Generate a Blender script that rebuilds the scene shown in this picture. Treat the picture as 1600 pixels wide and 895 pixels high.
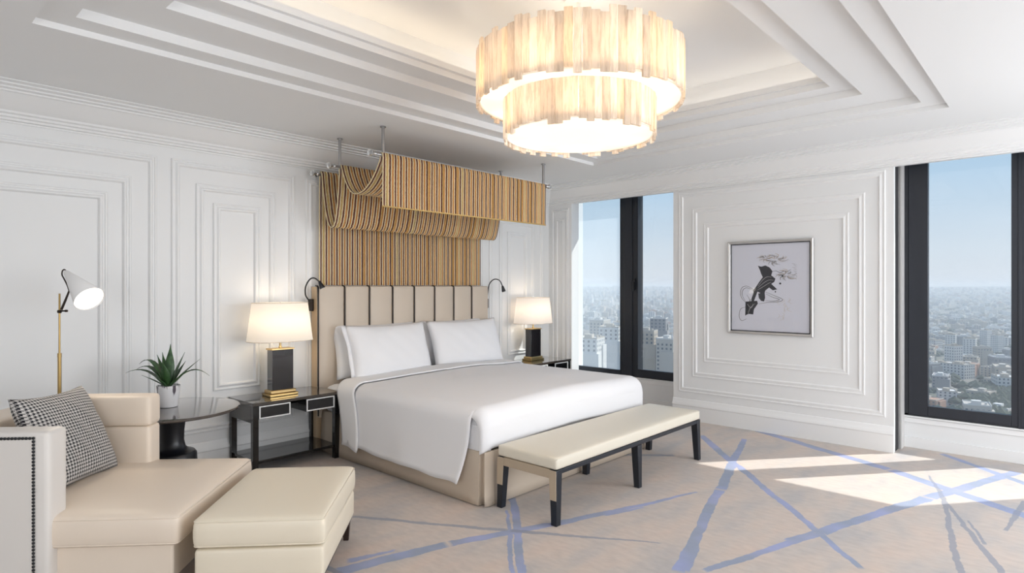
import bpy, math, random
from mathutils import Vector, Matrix
random.seed(7)
S = bpy.context.scene
for o in list(bpy.data.objects): bpy.data.objects.remove(o)
COL = S.collection
PI = math.pi
XW, YW, H = 6.34, 5.17, 2.81          # window wall, headboard wall, ceiling
XL, YF = -2.6, -2.9                   # far left wall, wall behind the viewer
XG = 6.67                             # glazing plane

# ------------------------------------------------------------------ camera
cam = bpy.data.objects.new('camera', bpy.data.cameras.new('camera'))
COL.objects.link(cam); S.camera = cam
cam.location = (0, 0, 1.5)
cam.rotation_euler = (PI / 2, 0, -math.radians(47.306))
cam.data.sensor_width = 36; cam.data.lens = 943 / 1600 * 36
cam.data.clip_start = .05; cam.data.clip_end = 30000

# ------------------------------------------------------------------ world, sun, area lights, exposure
S.view_settings.view_transform = 'Standard'; S.view_settings.look = 'None'
S.view_settings.gamma = 1; S.view_settings.exposure = 0.15
S.cycles.max_bounces = 10; S.cycles.diffuse_bounces = 5; S.cycles.glossy_bounces = 4
S.cycles.transmission_bounces = 6; S.cycles.transparent_max_bounces = 12
S.cycles.sample_clamp_indirect = 6; S.cycles.caustics_reflective = False; S.cycles.caustics_refractive = False
W = bpy.data.worlds.new('sky'); S.world = W; W.use_nodes = True
wt = W.node_tree; wt.nodes.clear()
wo = wt.nodes.new('ShaderNodeOutputWorld'); wb = wt.nodes.new('ShaderNodeBackground')
tc = wt.nodes.new('ShaderNodeTexCoord'); sp = wt.nodes.new('ShaderNodeSeparateXYZ'); cr = wt.nodes.new('ShaderNodeValToRGB')
wt.links.new(tc.outputs['Generated'], sp.inputs[0]); wt.links.new(sp.outputs['Z'], cr.inputs[0])
wt.links.new(cr.outputs[0], wb.inputs[0]); wt.links.new(wb.outputs[0], wo.inputs[0])
e = cr.color_ramp.elements
e[0].position = 0; e[0].color = (.74, .77, .82, 1)
e[1].position = 1; e[1].color = (.22, .42, .78, 1)
for p, c in ((.05, (.70, .78, .86, 1)), (.16, (.50, .68, .86, 1)), (.4, (.34, .55, .84, 1))):
    q = e.new(p); q.color = c
wb.inputs[1].default_value = .92

SUND = Vector((-1, .78, -1.28)).normalized()
sun = bpy.data.objects.new('sun', bpy.data.lights.new('sun', 'SUN')); COL.objects.link(sun)
sun.rotation_euler = SUND.to_track_quat('-Z', 'Y').to_euler(); sun.location = (20, -15, 30)
sun.data.energy = 4.8; sun.data.angle = math.radians(.6); sun.data.color = (1, .97, .91)

def area(name, loc, target, sx, sy, power, col):
    l = bpy.data.lights.new(name, 'AREA'); l.shape = 'RECTANGLE'; l.size = sx; l.size_y = sy
    l.energy = power; l.color = col
    o = bpy.data.objects.new(name, l); COL.objects.link(o); o.location = loc
    o.rotation_euler = (Vector(target) - Vector(loc)).to_track_quat('-Z', 'Y').to_euler()
    return o
# soft fill lights added out of view, behind and beside the viewer
area('fill_window_side', (6.2, -1.9, 1.5), (2.5, 2.6, 1.2), 1.6, 2.2, 88, (.93, .96, 1))
area('fill_rear', (3.4, -2.75, 1.5), (3.6, 4.0, 1.2), 4.2, 2.3, 90, (.93, .965, 1))
area('fill_left', (-2.45, .3, 1.5), (3.0, 3.4, 1.0), 3.5, 2.2, 82, (.98, .99, 1))

# ------------------------------------------------------------------ material helpers
MATS = {}
def mat(name, col, rough=.5, metal=0, **k):
    if name in MATS: return MATS[name]
    m = bpy.data.materials.new(name); m.use_nodes = True
    b = m.node_tree.nodes['Principled BSDF']
    b.inputs['Base Color'].default_value = (*col, 1); b.inputs['Roughness'].default_value = rough
    b.inputs['Metallic'].default_value = metal
    for q, v in k.items():
        n = {'spec': 'Specular IOR Level', 'coat': 'Coat Weight', 'sheen': 'Sheen Weight', 'trans': 'Transmission Weight', 'ior': 'IOR', 'sss': 'Subsurface Weight'}.get(q)
        if n: b.inputs[n].default_value = v
    if 'emit' in k:
        b.inputs['Emission Color'].default_value = (*k['emit'][0], 1); b.inputs['Emission Strength'].default_value = k['emit'][1]
    nt = m.node_tree
    if 'bump' in k or 'var' in k:
        sc, st = k.get('bump', (60, 0))
        t = nt.nodes.new('ShaderNodeTexCoord'); n = nt.nodes.new('ShaderNodeTexNoise')
        n.inputs['Scale'].default_value = sc; n.inputs['Detail'].default_value = 4
        nt.links.new(t.outputs['Object'], n.inputs[0])
        if st:
            bu = nt.nodes.new('ShaderNodeBump'); bu.inputs['Strength'].default_value = st; bu.inputs['Distance'].default_value = .002
            nt.links.new(n.outputs[0], bu.inputs['Height']); nt.links.new(bu.outputs[0], b.inputs['Normal'])
        if 'var' in k:
            vs, c2 = k['var']
            n2 = nt.nodes.new('ShaderNodeTexNoise'); n2.inputs['Scale'].default_value = vs; n2.inputs['Detail'].default_value = 5
            mp = nt.nodes.new('ShaderNodeMapping'); mp.inputs['Scale'].default_value = k.get('stretch', (1, 1, 1))
            nt.links.new(t.outputs['Object'], mp.inputs[0]); nt.links.new(mp.outputs[0], n2.inputs[0])
            r = nt.nodes.new('ShaderNodeValToRGB'); r.color_ramp.elements[0].position = .35; r.color_ramp.elements[1].position = .65
            r.color_ramp.elements[0].color = (*col, 1); r.color_ramp.elements[1].color = (*c2, 1)
            nt.links.new(n2.outputs[0], r.inputs[0]); nt.links.new(r.outputs[0], b.inputs['Base Color'])
            if 'emit' in k and k.get('emitvar'): nt.links.new(r.outputs[0], b.inputs['Emission Color'])
    MATS[name] = m
    return m
def glass_mat(name, tint, gloss=.04, milk=0.0):
    m = bpy.data.materials.new(name); m.use_nodes = True; nt = m.node_tree; nt.nodes.clear()
    o = nt.nodes.new('ShaderNodeOutputMaterial'); t = nt.nodes.new('ShaderNodeBsdfTransparent'); g = nt.nodes.new('ShaderNodeBsdfGlossy')
    t.inputs[0].default_value = (*tint, 1); g.inputs['Roughness'].default_value = .02
    mx = nt.nodes.new('ShaderNodeMixShader'); mx.inputs[0].default_value = gloss
    nt.links.new(t.outputs[0], mx.inputs[1]); nt.links.new(g.outputs[0], mx.inputs[2])
    last = mx
    if milk:
        d = nt.nodes.new('ShaderNodeBsdfTranslucent'); d.inputs[0].default_value = (.95, .97, 1, 1)
        m2 = nt.nodes.new('ShaderNodeMixShader'); m2.inputs[0].default_value = milk
        nt.links.new(mx.outputs[0], m2.inputs[1]); nt.links.new(d.outputs[0], m2.inputs[2]); last = m2
    nt.links.new(last.outputs[0], o.inputs[0]); return m
def shade_mat(name, col, emit, strength, transl=.5, noise=None):
    m = bpy.data.materials.new(name); m.use_nodes = True; nt = m.node_tree; nt.nodes.clear()
    o = nt.nodes.new('ShaderNodeOutputMaterial'); d = nt.nodes.new('ShaderNodeBsdfDiffuse'); t = nt.nodes.new('ShaderNodeBsdfTranslucent')
    em = nt.nodes.new('ShaderNodeEmission'); mx = nt.nodes.new('ShaderNodeMixShader'); ad = nt.nodes.new('ShaderNodeAddShader')
    d.inputs[0].default_value = (*col, 1); t.inputs[0].default_value = (*col, 1); mx.inputs[0].default_value = transl
    em.inputs[0].default_value = (*emit, 1); em.inputs[1].default_value = strength
    nt.links.new(d.outputs[0], mx.inputs[1]); nt.links.new(t.outputs[0], mx.inputs[2])
    nt.links.new(mx.outputs[0], ad.inputs[0]); nt.links.new(em.outputs[0], ad.inputs[1]); nt.links.new(ad.outputs[0], o.inputs[0])
    if noise:
        tcx = nt.nodes.new('ShaderNodeTexCoord'); mp = nt.nodes.new('ShaderNodeMapping'); mp.inputs['Scale'].default_value = noise[0]
        n = nt.nodes.new('ShaderNodeTexNoise'); n.inputs['Scale'].default_value = noise[1]; n.inputs['Detail'].default_value = 6; n.inputs['Roughness'].default_value = .65
        oi = nt.nodes.new('ShaderNodeObjectInfo'); va = nt.nodes.new('ShaderNodeVectorMath'); va.operation = 'ADD'
        ml = nt.nodes.new('ShaderNodeMath'); ml.operation = 'MULTIPLY'; ml.inputs[1].default_value = 37
        r = nt.nodes.new('ShaderNodeValToRGB'); r.color_ramp.elements[0].position = .32; r.color_ramp.elements[1].position = .56
        r.color_ramp.elements[0].color = (*noise[2], 1); r.color_ramp.elements[1].color = (*col, 1)
        nt.links.new(oi.outputs['Random'], ml.inputs[0]); nt.links.new(tcx.outputs['Object'], va.inputs[0]); nt.links.new(ml.outputs[0], va.inputs[1])
        nt.links.new(va.outputs[0], mp.inputs[0]); nt.links.new(mp.outputs[0], n.inputs[0]); nt.links.new(n.outputs[0], r.inputs[0])
        rr = nt.nodes.new('ShaderNodeValToRGB'); rr.color_ramp.interpolation = 'CONSTANT'; ee = rr.color_ramp.elements
        ee[0].position = 0; ee[0].color = (.84, .81, .78, 1); ee[1].position = .22; ee[1].color = (1, 1, 1, 1)
        for pp_, cc_ in ((.55, (.93, .91, .89, 1)), (.8, (1, .95, .86, 1))): q_ = ee.new(pp_); q_.color = cc_
        nt.links.new(oi.outputs['Random'], rr.inputs[0])
        tm = nt.nodes.new('ShaderNodeMixRGB'); tm.blend_type = 'MULTIPLY'; tm.inputs[0].default_value = 1
        nt.links.new(r.outputs[0], tm.inputs[1]); nt.links.new(rr.outputs[0], tm.inputs[2]); r = tm
        nt.links.new(r.outputs[0], d.inputs[0]); nt.links.new(r.outputs[0], t.inputs[0])
        mu = nt.nodes.new('ShaderNodeMixRGB'); mu.blend_type = 'MULTIPLY'; mu.inputs[0].default_value = 1; mu.inputs[2].default_value = (*emit, 1)
        nt.links.new(r.outputs[0], mu.inputs[1]); nt.links.new(mu.outputs[0], em.inputs[0])
    return m

WALL = mat('wall_paint', (.82, .832, .838), .45)
CEIL = mat('ceiling_paint', (.84, .852, .86), .7)
TRIM = mat('trim_paint', (.84, .85, .855), .38)
DARKF = mat('anodised_dark_frame', (.018, .022, .030), .38, 0, spec=.5)
DARKF2 = mat('brushed_dark_sash', (.028, .032, .042), .42, .3, bump=(90, .1))
BLACK = mat('black_lacquer', (.006, .006, .007), .12, 0, coat=.5)
BLACKS = mat('black_satin', (.010, .011, .015), .32)
BENCHB = mat('bench_blue_black', (.012, .016, .024), .35)
CREAM = mat('cream_leather', (.80, .695, .585), .42, bump=(220, .08))
CREAM2 = mat('ottoman_leather', (.80, .725, .59), .42, bump=(220, .08))
SIDEL = mat('arm_leather', (.74, .71, .68), .45, bump=(220, .08))
BENCHL = mat('bench_leather', (.76, .71, .60), .42, bump=(220, .06))
BENCHW = mat('bench_wrap', (.47, .38, .28), .5)
HBL = mat('headboard_leather', (.62, .535, .44), .45, bump=(200, .05))
HBL2 = mat('headboard_side_leather', (.60, .45, .29), .45)
SKIRT = mat('bed_skirt_cloth', (.60, .51, .415), .8, bump=(400, .1))
LINEN = mat('white_bed_linen', (.86, .865, .89), .85, sheen=.1)
LINEN2 = mat('pillow_linen', (.88, .885, .905), .85, sheen=.1)
BRASS = mat('aged_brass', (.42, .29, .12), .3, 1)
BRASS2 = mat('gold_brass', (.60, .43, .20), .28, 1)
CHROME = mat('polished_chrome', (.62, .62, .63), .12, 1)
STEEL = mat('steel_rod', (.42, .42, .43), .28, 1)
CRYST = mat('crystal', (.75, .77, .78), .05, 0, trans=.7, ior=1.5)
BRONZE = mat('dark_bronze', (.035, .025, .02), .4, .6)
WOODLEG = mat('dark_walnut_leg', (.035, .018, .012), .4)
INLAY = mat('white_inlay', (.85, .86, .86), .4)
TOPDK = mat('nightstand_top', (.045, .035, .028), .06, 0, coat=1)
TABLET = mat('table_top_stone', (.085, .07, .06), .10, 0, coat=.8, var=(9, (.05, .042, .038)))
CORD = mat('black_cord', (.01, .01, .01), .5)
POT = mat('white_ceramic_with_grey_drips', (.82, .82, .84), .3)
LEAF = mat('leaf_green', (.022, .065, .022), .38, var=(30, (.05, .12, .04)))
LEAF2 = mat('leaf_edge', (.16, .24, .10), .4)
SOIL = mat('soil', (.02, .015, .01), .9)
NAIL = mat('dark_nail_head', (.03, .032, .035), .3, .7)
PIPE = mat('black_piping', (.008, .008, .010), .5)

# ------------------------------------------------------------------ geometry helpers
class MB:
    def __init__(s): s.v = []; s.f = []; s.m = []
    def add(s, vs, fs, mi=0):
        n = len(s.v); s.v += [tuple(v) for v in vs]; s.f += [tuple(i + n for i in f) for f in fs]; s.m += [mi] * len(fs); return s
    def box(s, x0, x1, y0, y1, z0, z1, mi=0):
        x0, x1 = sorted((x0, x1)); y0, y1 = sorted((y0, y1)); z0, z1 = sorted((z0, z1))
        v = [(x, y, z) for z in (z0, z1) for x, y in ((x0, y0), (x1, y0), (x1, y1), (x0, y1))]
        return s.add(v, [(3, 2, 1, 0), (4, 5, 6, 7), (0, 1, 5, 4), (1, 2, 6, 5), (2, 3, 7, 6), (3, 0, 4, 7)], mi)
    def hexa(s, bot, top, mi=0):     # two quads of 4 points, counter-clockwise from above
        return s.add(list(bot) + list(top), [(3, 2, 1, 0), (4, 5, 6, 7), (0, 1, 5, 4), (1, 2, 6, 5), (2, 3, 7, 6), (3, 0, 4, 7)], mi)
    def lathe(s, prof, n=24, c=(0, 0), mi=0, sx=1, sy=1, pw=2, caps=True):
        vs = []
        for r, z in prof:
            for i in range(n):
                a = 2 * PI * i / n; ca, sa = math.cos(a), math.sin(a)
                k = (abs(ca) ** pw + abs(sa) ** pw) ** (-1 / pw) if pw != 2 else 1
                vs.append((c[0] + r * ca * k * sx, c[1] + r * sa * k * sy, z))
        fs = [(j * n + i, j * n + (i + 1) % n, (j + 1) * n + (i + 1) % n, (j + 1) * n + i) for j in range(len(prof) - 1) for i in range(n)]
        if caps: fs += [tuple(range(n - 1, -1, -1)), tuple(range((len(prof) - 1) * n, len(prof) * n))]
        return s.add(vs, fs, mi)
    def tube(s, pts, r, n=8, mi=0, caps=True, flat=1.0):
        pts = [Vector(p) for p in pts]; m = len(pts)
        rs = r if isinstance(r, (list, tuple)) else [r] * m
        vs = []; up = None
        for k in range(m):
            t = (pts[min(k + 1, m - 1)] - pts[max(k - 1, 0)]).normalized()
            if up is None: up = Vector((0, 0, 1)) if abs(t.z) < .9 else Vector((1, 0, 0))
            a = t.cross(up); a = a.normalized() if a.length > 1e-6 else Vector((1, 0, 0)); b = a.cross(t).normalized(); up = b
            for i in range(n):
                th = 2 * PI * i / n; vs.append(pts[k] + a * math.cos(th) * rs[k] + b * math.sin(th) * rs[k] * flat)
        fs = [(j * n + i, j * n + (i + 1) % n, (j + 1) * n + (i + 1) % n, (j + 1) * n + i) for j in range(m - 1) for i in range(n)]
        if caps: fs += [tuple(range(n - 1, -1, -1)), tuple(range((m - 1) * n, m * n))]
        return s.add(vs, fs, mi)
    def grid(s, P, mi=0, close=False):
        r, c = len(P), len(P[0]); vs = [p for row in P for p in row]
        fs = [(j * c + i, j * c + (i + 1) % c, (j + 1) * c + (i + 1) % c, (j + 1) * c + i) for j in range(r - 1) for i in range(c if close else c - 1)]
        return s.add(vs, fs, mi)
    def puff(s, x0, x1, y0, y1, z0, z1, r=.03, crown=.0, n=10, side=0.0, mi=0):   # soft upholstered block
        cx, cy, cz = (x0 + x1) / 2, (y0 + y1) / 2, (z0 + z1) / 2; hx, hy, hz = (x1 - x0) / 2, (y1 - y0) / 2, (z1 - z0) / 2
        def edge(h, k):
            a = [-1, -(h - r * .35) / h, -(h - r) / h] if True else []
            b = [-(h - r) / h + 2 * (h - r) / h * i / k for i in range(1, k)]
            return a + b + [-q for q in reversed(a)]
        ex, ey, ez = edge(hx, n), edge(hy, n), edge(hz, 3)
        def pt(u, v, w):
            p = Vector((u * hx, v * hy, w * hz)); q = Vector((max(-hx + r, min(hx - r, p.x)), max(-hy + r, min(hy - r, p.y)), max(-hz + r, min(hz - r, p.z))))
            d = p - q
            if d.length > 1e-9: p = q + d.normalized() * r
            if w > 0: p.z += crown * (1 - (p.x / hx) ** 4) * (1 - (p.y / hy) ** 4) * max(0, w)
            if side:
                k = 1 - (p.z / hz) ** 2
                p.x += side * k * (1 if u > 0 else -1) * (1 if abs(u) > .9 else 0); p.y += side * k * (1 if v > 0 else -1) * (1 if abs(v) > .9 else 0)
            return (p.x + cx, p.y + cy, p.z + cz)
        for w in (-1, 1):
            G = [[pt(u, v, w) for u in (ex if w > 0 else ex[::-1])] for v in ey]; s.grid(G, mi)
            G = [[pt(u, w, z) for u in (ex[::-1] if w > 0 else ex)] for z in ez]; s.grid(G, mi)
            G = [[pt(w, v, z) for v in (ey if w > 0 else ey[::-1])] for z in ez]; s.grid(G, mi)
        return s
    def build(s, name, m, parent=None, smooth=False, bevel=0, seg=2, merge=0, **props):
        me = bpy.data.meshes.new(name); me.from_pydata([tuple(v) for v in s.v], [], s.f)
        ms = m if isinstance(m, (list, tuple)) else [m]
        for q in ms: me.materials.append(q)
        if len(ms) > 1: me.polygons.foreach_set('material_index', s.m)
        if merge:
            import bmesh
            bm = bmesh.new(); bm.from_mesh(me); bmesh.ops.remove_doubles(bm, verts=bm.verts, dist=merge); bm.to_mesh(me); bm.free()
        if smooth:
            me.shade_smooth()
            if smooth != 'all': me.set_sharp_from_angle(angle=math.radians(smooth if smooth is not True else 40))
        o = bpy.data.objects.new(name, me); COL.objects.link(o)
        if parent is not None: o.parent = parent
        if bevel:
            b = o.modifiers.new('bevel', 'BEVEL'); b.width = bevel; b.segments = seg; b.limit_method = 'ANGLE'; b.angle_limit = math.radians(40)
            me.shade_smooth(); me.set_sharp_from_angle(angle=math.radians(50))
        for k, v in props.items(): o[k] = v
        return o
def tag(o, label, cat, group=None, kind=None):
    o['label'] = label; o['category'] = cat
    if group: o['group'] = group
    if kind: o['kind'] = kind
    return o
def empty(name, loc, rz, label, cat, group=None):
    o = bpy.data.objects.new(name, None); COL.objects.link(o); o.location = loc; o.rotation_euler = (0, 0, rz)
    o.empty_display_size = .1
    return tag(o, label, cat, group)
def copy_tree(o, parent=None):
    c = o.copy(); COL.objects.link(c)
    if parent is not None: c.parent = parent
    for ch in [q for q in bpy.data.objects if q.parent == o]: copy_tree(ch, c)
    return c
def struct(o): o['kind'] = 'structure'; return o
def light(name, loc, power, col, rad=.03, parent=None):
    l = bpy.data.lights.new(name, 'POINT'); l.energy = power; l.color = col; l.shadow_soft_size = rad
    o = bpy.data.objects.new(name, l); COL.objects.link(o); o.location = loc
    if parent is not None: o.parent = parent
    return o

# ------------------------------------------------------------------ floor: carpet with brushed strokes
def carpet():
    m = bpy.data.materials.new('carpet_with_brush_strokes'); m.use_nodes = True; nt = m.node_tree; N = nt.nodes; L = nt.links
    b = N['Principled BSDF']; b.inputs['Roughness'].default_value = .95; b.inputs['Sheen Weight'].default_value = .15; b.inputs['Specular IOR Level'].default_value = .1
    g = N.new('ShaderNodeNewGeometry')
    def noise(sc, det=4, st=None):
        n = N.new('ShaderNodeTexNoise'); n.inputs['Scale'].default_value = sc; n.inputs['Detail'].default_value = det
        if st:
            mp = N.new('ShaderNodeMapping'); mp.inputs['Scale'].default_value = st; mp.inputs['Rotation'].default_value = (0, 0, .5)
            L.new(g.outputs['Position'], mp.inputs[0]); L.new(mp.outputs[0], n.inputs[0])
        else: L.new(g.outputs['Position'], n.inputs[0])
        return n
    def M(op, a, c=None, clamp=False, d=None):
        n = N.new('ShaderNodeMath'); n.operation = op; n.use_clamp = clamp
        for i, x in enumerate((a, c, d)):
            if x is None: continue
            if isinstance(x, (int, float)): n.inputs[i].default_value = x
            else: L.new(x, n.inputs[i])
        return n.outputs[0]
    # wobbling coordinates shared by all strokes
    def wob(pos, sc, amp):
        n = noise(sc, 3); s1 = N.new('ShaderNodeVectorMath'); s1.operation = 'SUBTRACT'; L.new(n.outputs['Color'], s1.inputs[0]); s1.inputs[1].default_value = (.5, .5, .5)
        s2 = N.new('ShaderNodeVectorMath'); s2.operation = 'SCALE'; L.new(s1.outputs[0], s2.inputs[0]); s2.inputs['Scale'].default_value = amp
        s3 = N.new('ShaderNodeVectorMath'); s3.operation = 'ADD'; L.new(pos, s3.inputs[0]); L.new(s2.outputs[0], s3.inputs[1]); return s3.outputs[0]
    pos = wob(wob(wob(g.outputs['Position'], 2.2, .05), 11, .03), 45, .010)
    strokes = STROKES
    masks = [None, None]
    for (x0, y0, x1, y1, w0, w1, k) in strokes:
        dx, dy = x1 - x0, y1 - y0; ln = math.hypot(dx, dy); dx /= ln; dy /= ln
        sb = N.new('ShaderNodeVectorMath'); sb.operation = 'SUBTRACT'; L.new(pos, sb.inputs[0]); sb.inputs[1].default_value = (x0, y0, 0)
        ds = N.new('ShaderNodeVectorMath'); ds.operation = 'DOT_PRODUCT'; L.new(sb.outputs[0], ds.inputs[0]); ds.inputs[1].default_value = (dx, dy, 0)
        dt = N.new('ShaderNodeVectorMath'); dt.operation = 'DOT_PRODUCT'; L.new(sb.outputs[0], dt.inputs[0]); dt.inputs[1].default_value = (-dy, dx, 0)
        s_, t_ = ds.outputs['Value'], M('ABSOLUTE', dt.outputs['Value'])
        w = M('MULTIPLY_ADD', s_, (w1 - w0) / ln, d=w0)
        e1 = M('MULTIPLY', M('SUBTRACT', w, t_), 250, True)
        a_ = M('MULTIPLY', s_, 40, True); b_ = M('MULTIPLY', M('SUBTRACT', ln, s_), 40, True)
        mk = M('MULTIPLY', M('MULTIPLY', a_, b_), e1)
        masks[k] = mk if masks[k] is None else M('MAXIMUM', masks[k], mk)
    base = N.new('ShaderNodeValToRGB'); E = base.color_ramp.elements
    E[0].position = .34; E[0].color = (.47, .445, .435, 1); E[1].position = .68; E[1].color = (.61, .505, .44, 1)
    q = E.new(.5); q.color = (.56, .495, .45, 1)
    L.new(noise(1.7, 6, (1, 2.2, 1)).outputs[0], base.inputs[0])
    fine = noise(30, 5, (1, .4, 1))
    mx0 = N.new('ShaderNodeMixRGB'); mx0.blend_type = 'MULTIPLY'; mx0.inputs[0].default_value = .5
    r0 = N.new('ShaderNodeValToRGB'); r0.color_ramp.elements[0].position = .3; r0.color_ramp.elements[0].color = (.78, .78, .8, 1); r0.color_ramp.elements[1].position = .65
    L.new(fine.outputs[0], r0.inputs[0]); L.new(base.outputs[0], mx0.inputs[1]); L.new(r0.outputs[0], mx0.inputs[2])
    bl = N.new('ShaderNodeValToRGB'); bl.color_ramp.elements[0].position = .38; bl.color_ramp.elements[0].color = (.21, .28, .42, 1)
    bl.color_ramp.elements[1].position = .62; bl.color_ramp.elements[1].color = (.27, .33, .60, 1)
    L.new(noise(3.2, 2).outputs[0], bl.inputs[0])
    m1 = N.new('ShaderNodeMixRGB'); L.new(M('MULTIPLY', masks[0], .80), m1.inputs[0]); L.new(mx0.outputs[0], m1.inputs[1]); L.new(bl.outputs[0], m1.inputs[2])
    m2 = N.new('ShaderNodeMixRGB'); L.new(M('MULTIPLY', masks[1], .75), m2.inputs[0]); L.new(m1.outputs[0], m2.inputs[1]); m2.inputs[2].default_value = (.24, .265, .33, 1)
    L.new(m2.outputs[0], b.inputs['Base Color'])
    bu = N.new('ShaderNodeBump'); bu.inputs['Strength'].default_value = .35; bu.inputs['Distance'].default_value = .004
    L.new(noise(350, 2).outputs[0], bu.inputs['Height']); L.new(bu.outputs[0], b.inputs['Normal'])
    return m
STROKES = [   # x0, y0, x1, y1, half-widths, tone
    (5.770, 2.737, 3.619, 0.807, 0.0406, 0.0214, 0),
    (5.920, 2.349, 4.322, 1.895, 0.0280, 0.0398, 0),
    (4.322, 1.895, 2.917, 1.504, 0.0353, 0.0367, 0),
    (3.271, 1.567, 2.952, 1.467, 0.0089, 0.0146, 0),
    (3.022, 1.412, 3.968, 1.117, 0.0240, 0.0339, 0),
    (3.968, 1.117, 5.154, 0.735, 0.0343, 0.0473, 0),
    (5.154, 0.735, 6.356, 0.304, 0.0499, 0.0393, 0),
    (3.708, 1.236, 4.497, 0.985, 0.0153, 0.0068, 0),
    (6.356, 2.381, 5.733, 1.079, 0.0546, 0.0515, 0),
    (5.733, 1.079, 5.147, 0.151, 0.0552, 0.0558, 0),
    (6.602, 0.836, 5.882, 0.103, 0.0336, 0.0409, 0),
    (5.785, 0.825, 5.171, 0.640, 0.0082, 0.0217, 1),
    (5.244, 0.657, 3.875, 0.415, 0.0176, 0.0185, 1),
    (5.171, 0.640, 4.046, 0.250, 0.0131, 0.0214, 1),
    (4.846, 0.479, 4.430, 0.348, 0.0092, 0.0104, 1),
    (5.548, 0.214, 4.772, 0.289, 0.0223, 0.0130, 1),
    (1.700, 2.824, 2.333, 2.660, 0.0512, 0.0407, 0),
    (2.333, 2.660, 3.002, 2.384, 0.0382, 0.0323, 0),
    (3.002, 2.384, 4.158, 1.992, 0.0358, 0.0129, 0),
    (1.803, 2.897, 2.079, 2.810, 0.0316, 0.0124, 0),
    (3.302, 2.248, 3.628, 2.131, 0.0185, 0.0096, 0),
    (2.182, 3.446, 2.715, 2.532, 0.0203, 0.0215, 1),
    (2.715, 2.532, 3.191, 1.743, 0.0240, 0.0091, 1),
    (3.166, 2.909, 2.743, 2.488, 0.0298, 0.0257, 0),
    (2.743, 2.488, 2.346, 2.092, 0.0257, 0.0252, 0),
    (2.961, 2.785, 2.711, 2.522, 0.0109, 0.0159, 0),
    (2.711, 2.522, 2.310, 2.131, 0.0177, 0.0150, 0),
    (4.295, 3.337, 4.920, 2.568, 0.0313, 0.0310, 1),
    (1.688, 2.999, 1.711, 2.781, 0.0203, 0.0195, 1),
]
f = MB(); f.box(XL - .2, XG, YF - .2, YW + .2, -.12, 0)
struct(f.build('floor', carpet()))

# ------------------------------------------------------------------ walls
struct(MB().box(XL - .2, XG + .4, YW, YW + .25, -.1, 3.3).build('wall_back', WALL))
wb_ = bpy.data.objects['wall_back']
struct(MB().box(XL - .25, XL, YF, YW, -.1, 3.3).build('wall_left', WALL))
struct(MB().box(XL - .2, XG + .4, YF - .25, YF, -.1, 3.3).build('wall_front', WALL))
ZH = 2.585      # underside of the crown band over the windows
w = MB()
w.box(XW, 6.50, 4.788, YW, 0, 3.3)            # corner piece
w.box(XW, 6.385, 1.158, 3.333, 0, ZH)         # picture pier facing
w.box(6.54, 7.05, 1.147, 3.345, 0, 3.3)       # pier core
w.box(XW, 6.385, -1.5, -.92, 0, ZH); w.box(6.50, 7.05, -1.5, -.90, 0, 3.3)
w.box(XW, 6.385, YF, -2.75, 0, ZH); w.box(6.50, 7.05, YF, -2.75, 0, 3.3)
w.box(XW, 6.385, YF, 4.788, ZH, 3.3)          # header above the openings
w.box(XG, 7.05, 3.345, YW, -.1, .34); w.box(XG, 7.05, -.90, 1.147, -.1, .283); w.box(XG, 7.05, -2.75, -1.5, -.1, .283)
w.box(XG, 7.05, YF, YW, 2.84, 3.3)
w.box(6.385, XG, YF, YW, 2.84, 3.3)
w.box(6.52, 7.05, 5.12, YW, .3, 2.8)
wr = struct(w.build('wall_right', WALL, bevel=.003))
MB().box(6.387, 6.536, 1.160, 3.2, 0.0, 2.8).build('slot_shade_fill', mat('recess_shadow_grey', (.03, .03, .032), .8), wr)  # dark fill: the shade inside the slot is put into its colour
# jamb post that closes the picture pier
MB().box(6.530, 6.668, 1.135, 1.147, 0, 2.8).build('jamb_post', mat('jamb_grey_paint', (.62, .61, .60), .5), wr)

# panel mouldings
PROF = [(0, 0), (0, .010), (.006, .015), (.014, .015), (.018, .007), (.026, .008), (.040, .020), (.048, .020), (.054, .012), (.058, 0)]
def rect_mould(plane, a0, a1, z0, z1, parent, w=1.0, hgt=1.0, name='panel_moulding'):
    mb = MB(); vs = []
    for o_, h_ in PROF:
        o_ *= w; h_ *= hgt
        for a, z in ((a0 + o_, z0 + o_), (a1 - o_, z0 + o_), (a1 - o_, z1 - o_), (a0 + o_, z1 - o_)):
            vs.append((a, YW - h_, z) if plane == 'back' else (XW - h_, a, z))
    fs = [(j * 4 + i, j * 4 + (i + 1) % 4, (j + 1) * 4 + (i + 1) % 4, (j + 1) * 4 + i) for j in range(len(PROF) - 1) for i in range(4)]
    if plane != 'back': fs = [q[::-1] for q in fs]
    mb.add(vs, fs); return mb.build(name, TRIM, parent, smooth=25)
for (a0, a1, l) in ((-2.35, 1.562, ((0, .315, 2.505), (.172, .49, 2.325), (.325, .64, 2.19))),
                    (1.666, 2.687, ((0, .315, 2.505), (.18, .49, 2.33), (.314, .64, 2.185))),
                    (2.80, 5.08, ((0, .315, 2.49),)),
                    (5.19, 6.21, ((0, .315, 2.505), (.18, .49, 2.33), (.325, .64, 2.185)))):
    for i, z0, z1 in l: rect_mould('back', a0 + i, a1 - i, z0, z1, wb_)
for i, z0, z1 in ((0, .31, 2.56), (.165, .49, 2.375), (.30, .665, 2.20)): rect_mould('right', 1.225 + i, 3.265 - i, z0, z1, wr, 1.0, .6)
for i, z0, z1 in ((0, .31, 2.53), (.07, .40, 2.40)): rect_mould('right', 4.83 + i, 5.12 - i, z0, z1, wr, .6, .7)
rect_mould('right', -1.45, -.97, .31, 2.5, wr)

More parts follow.
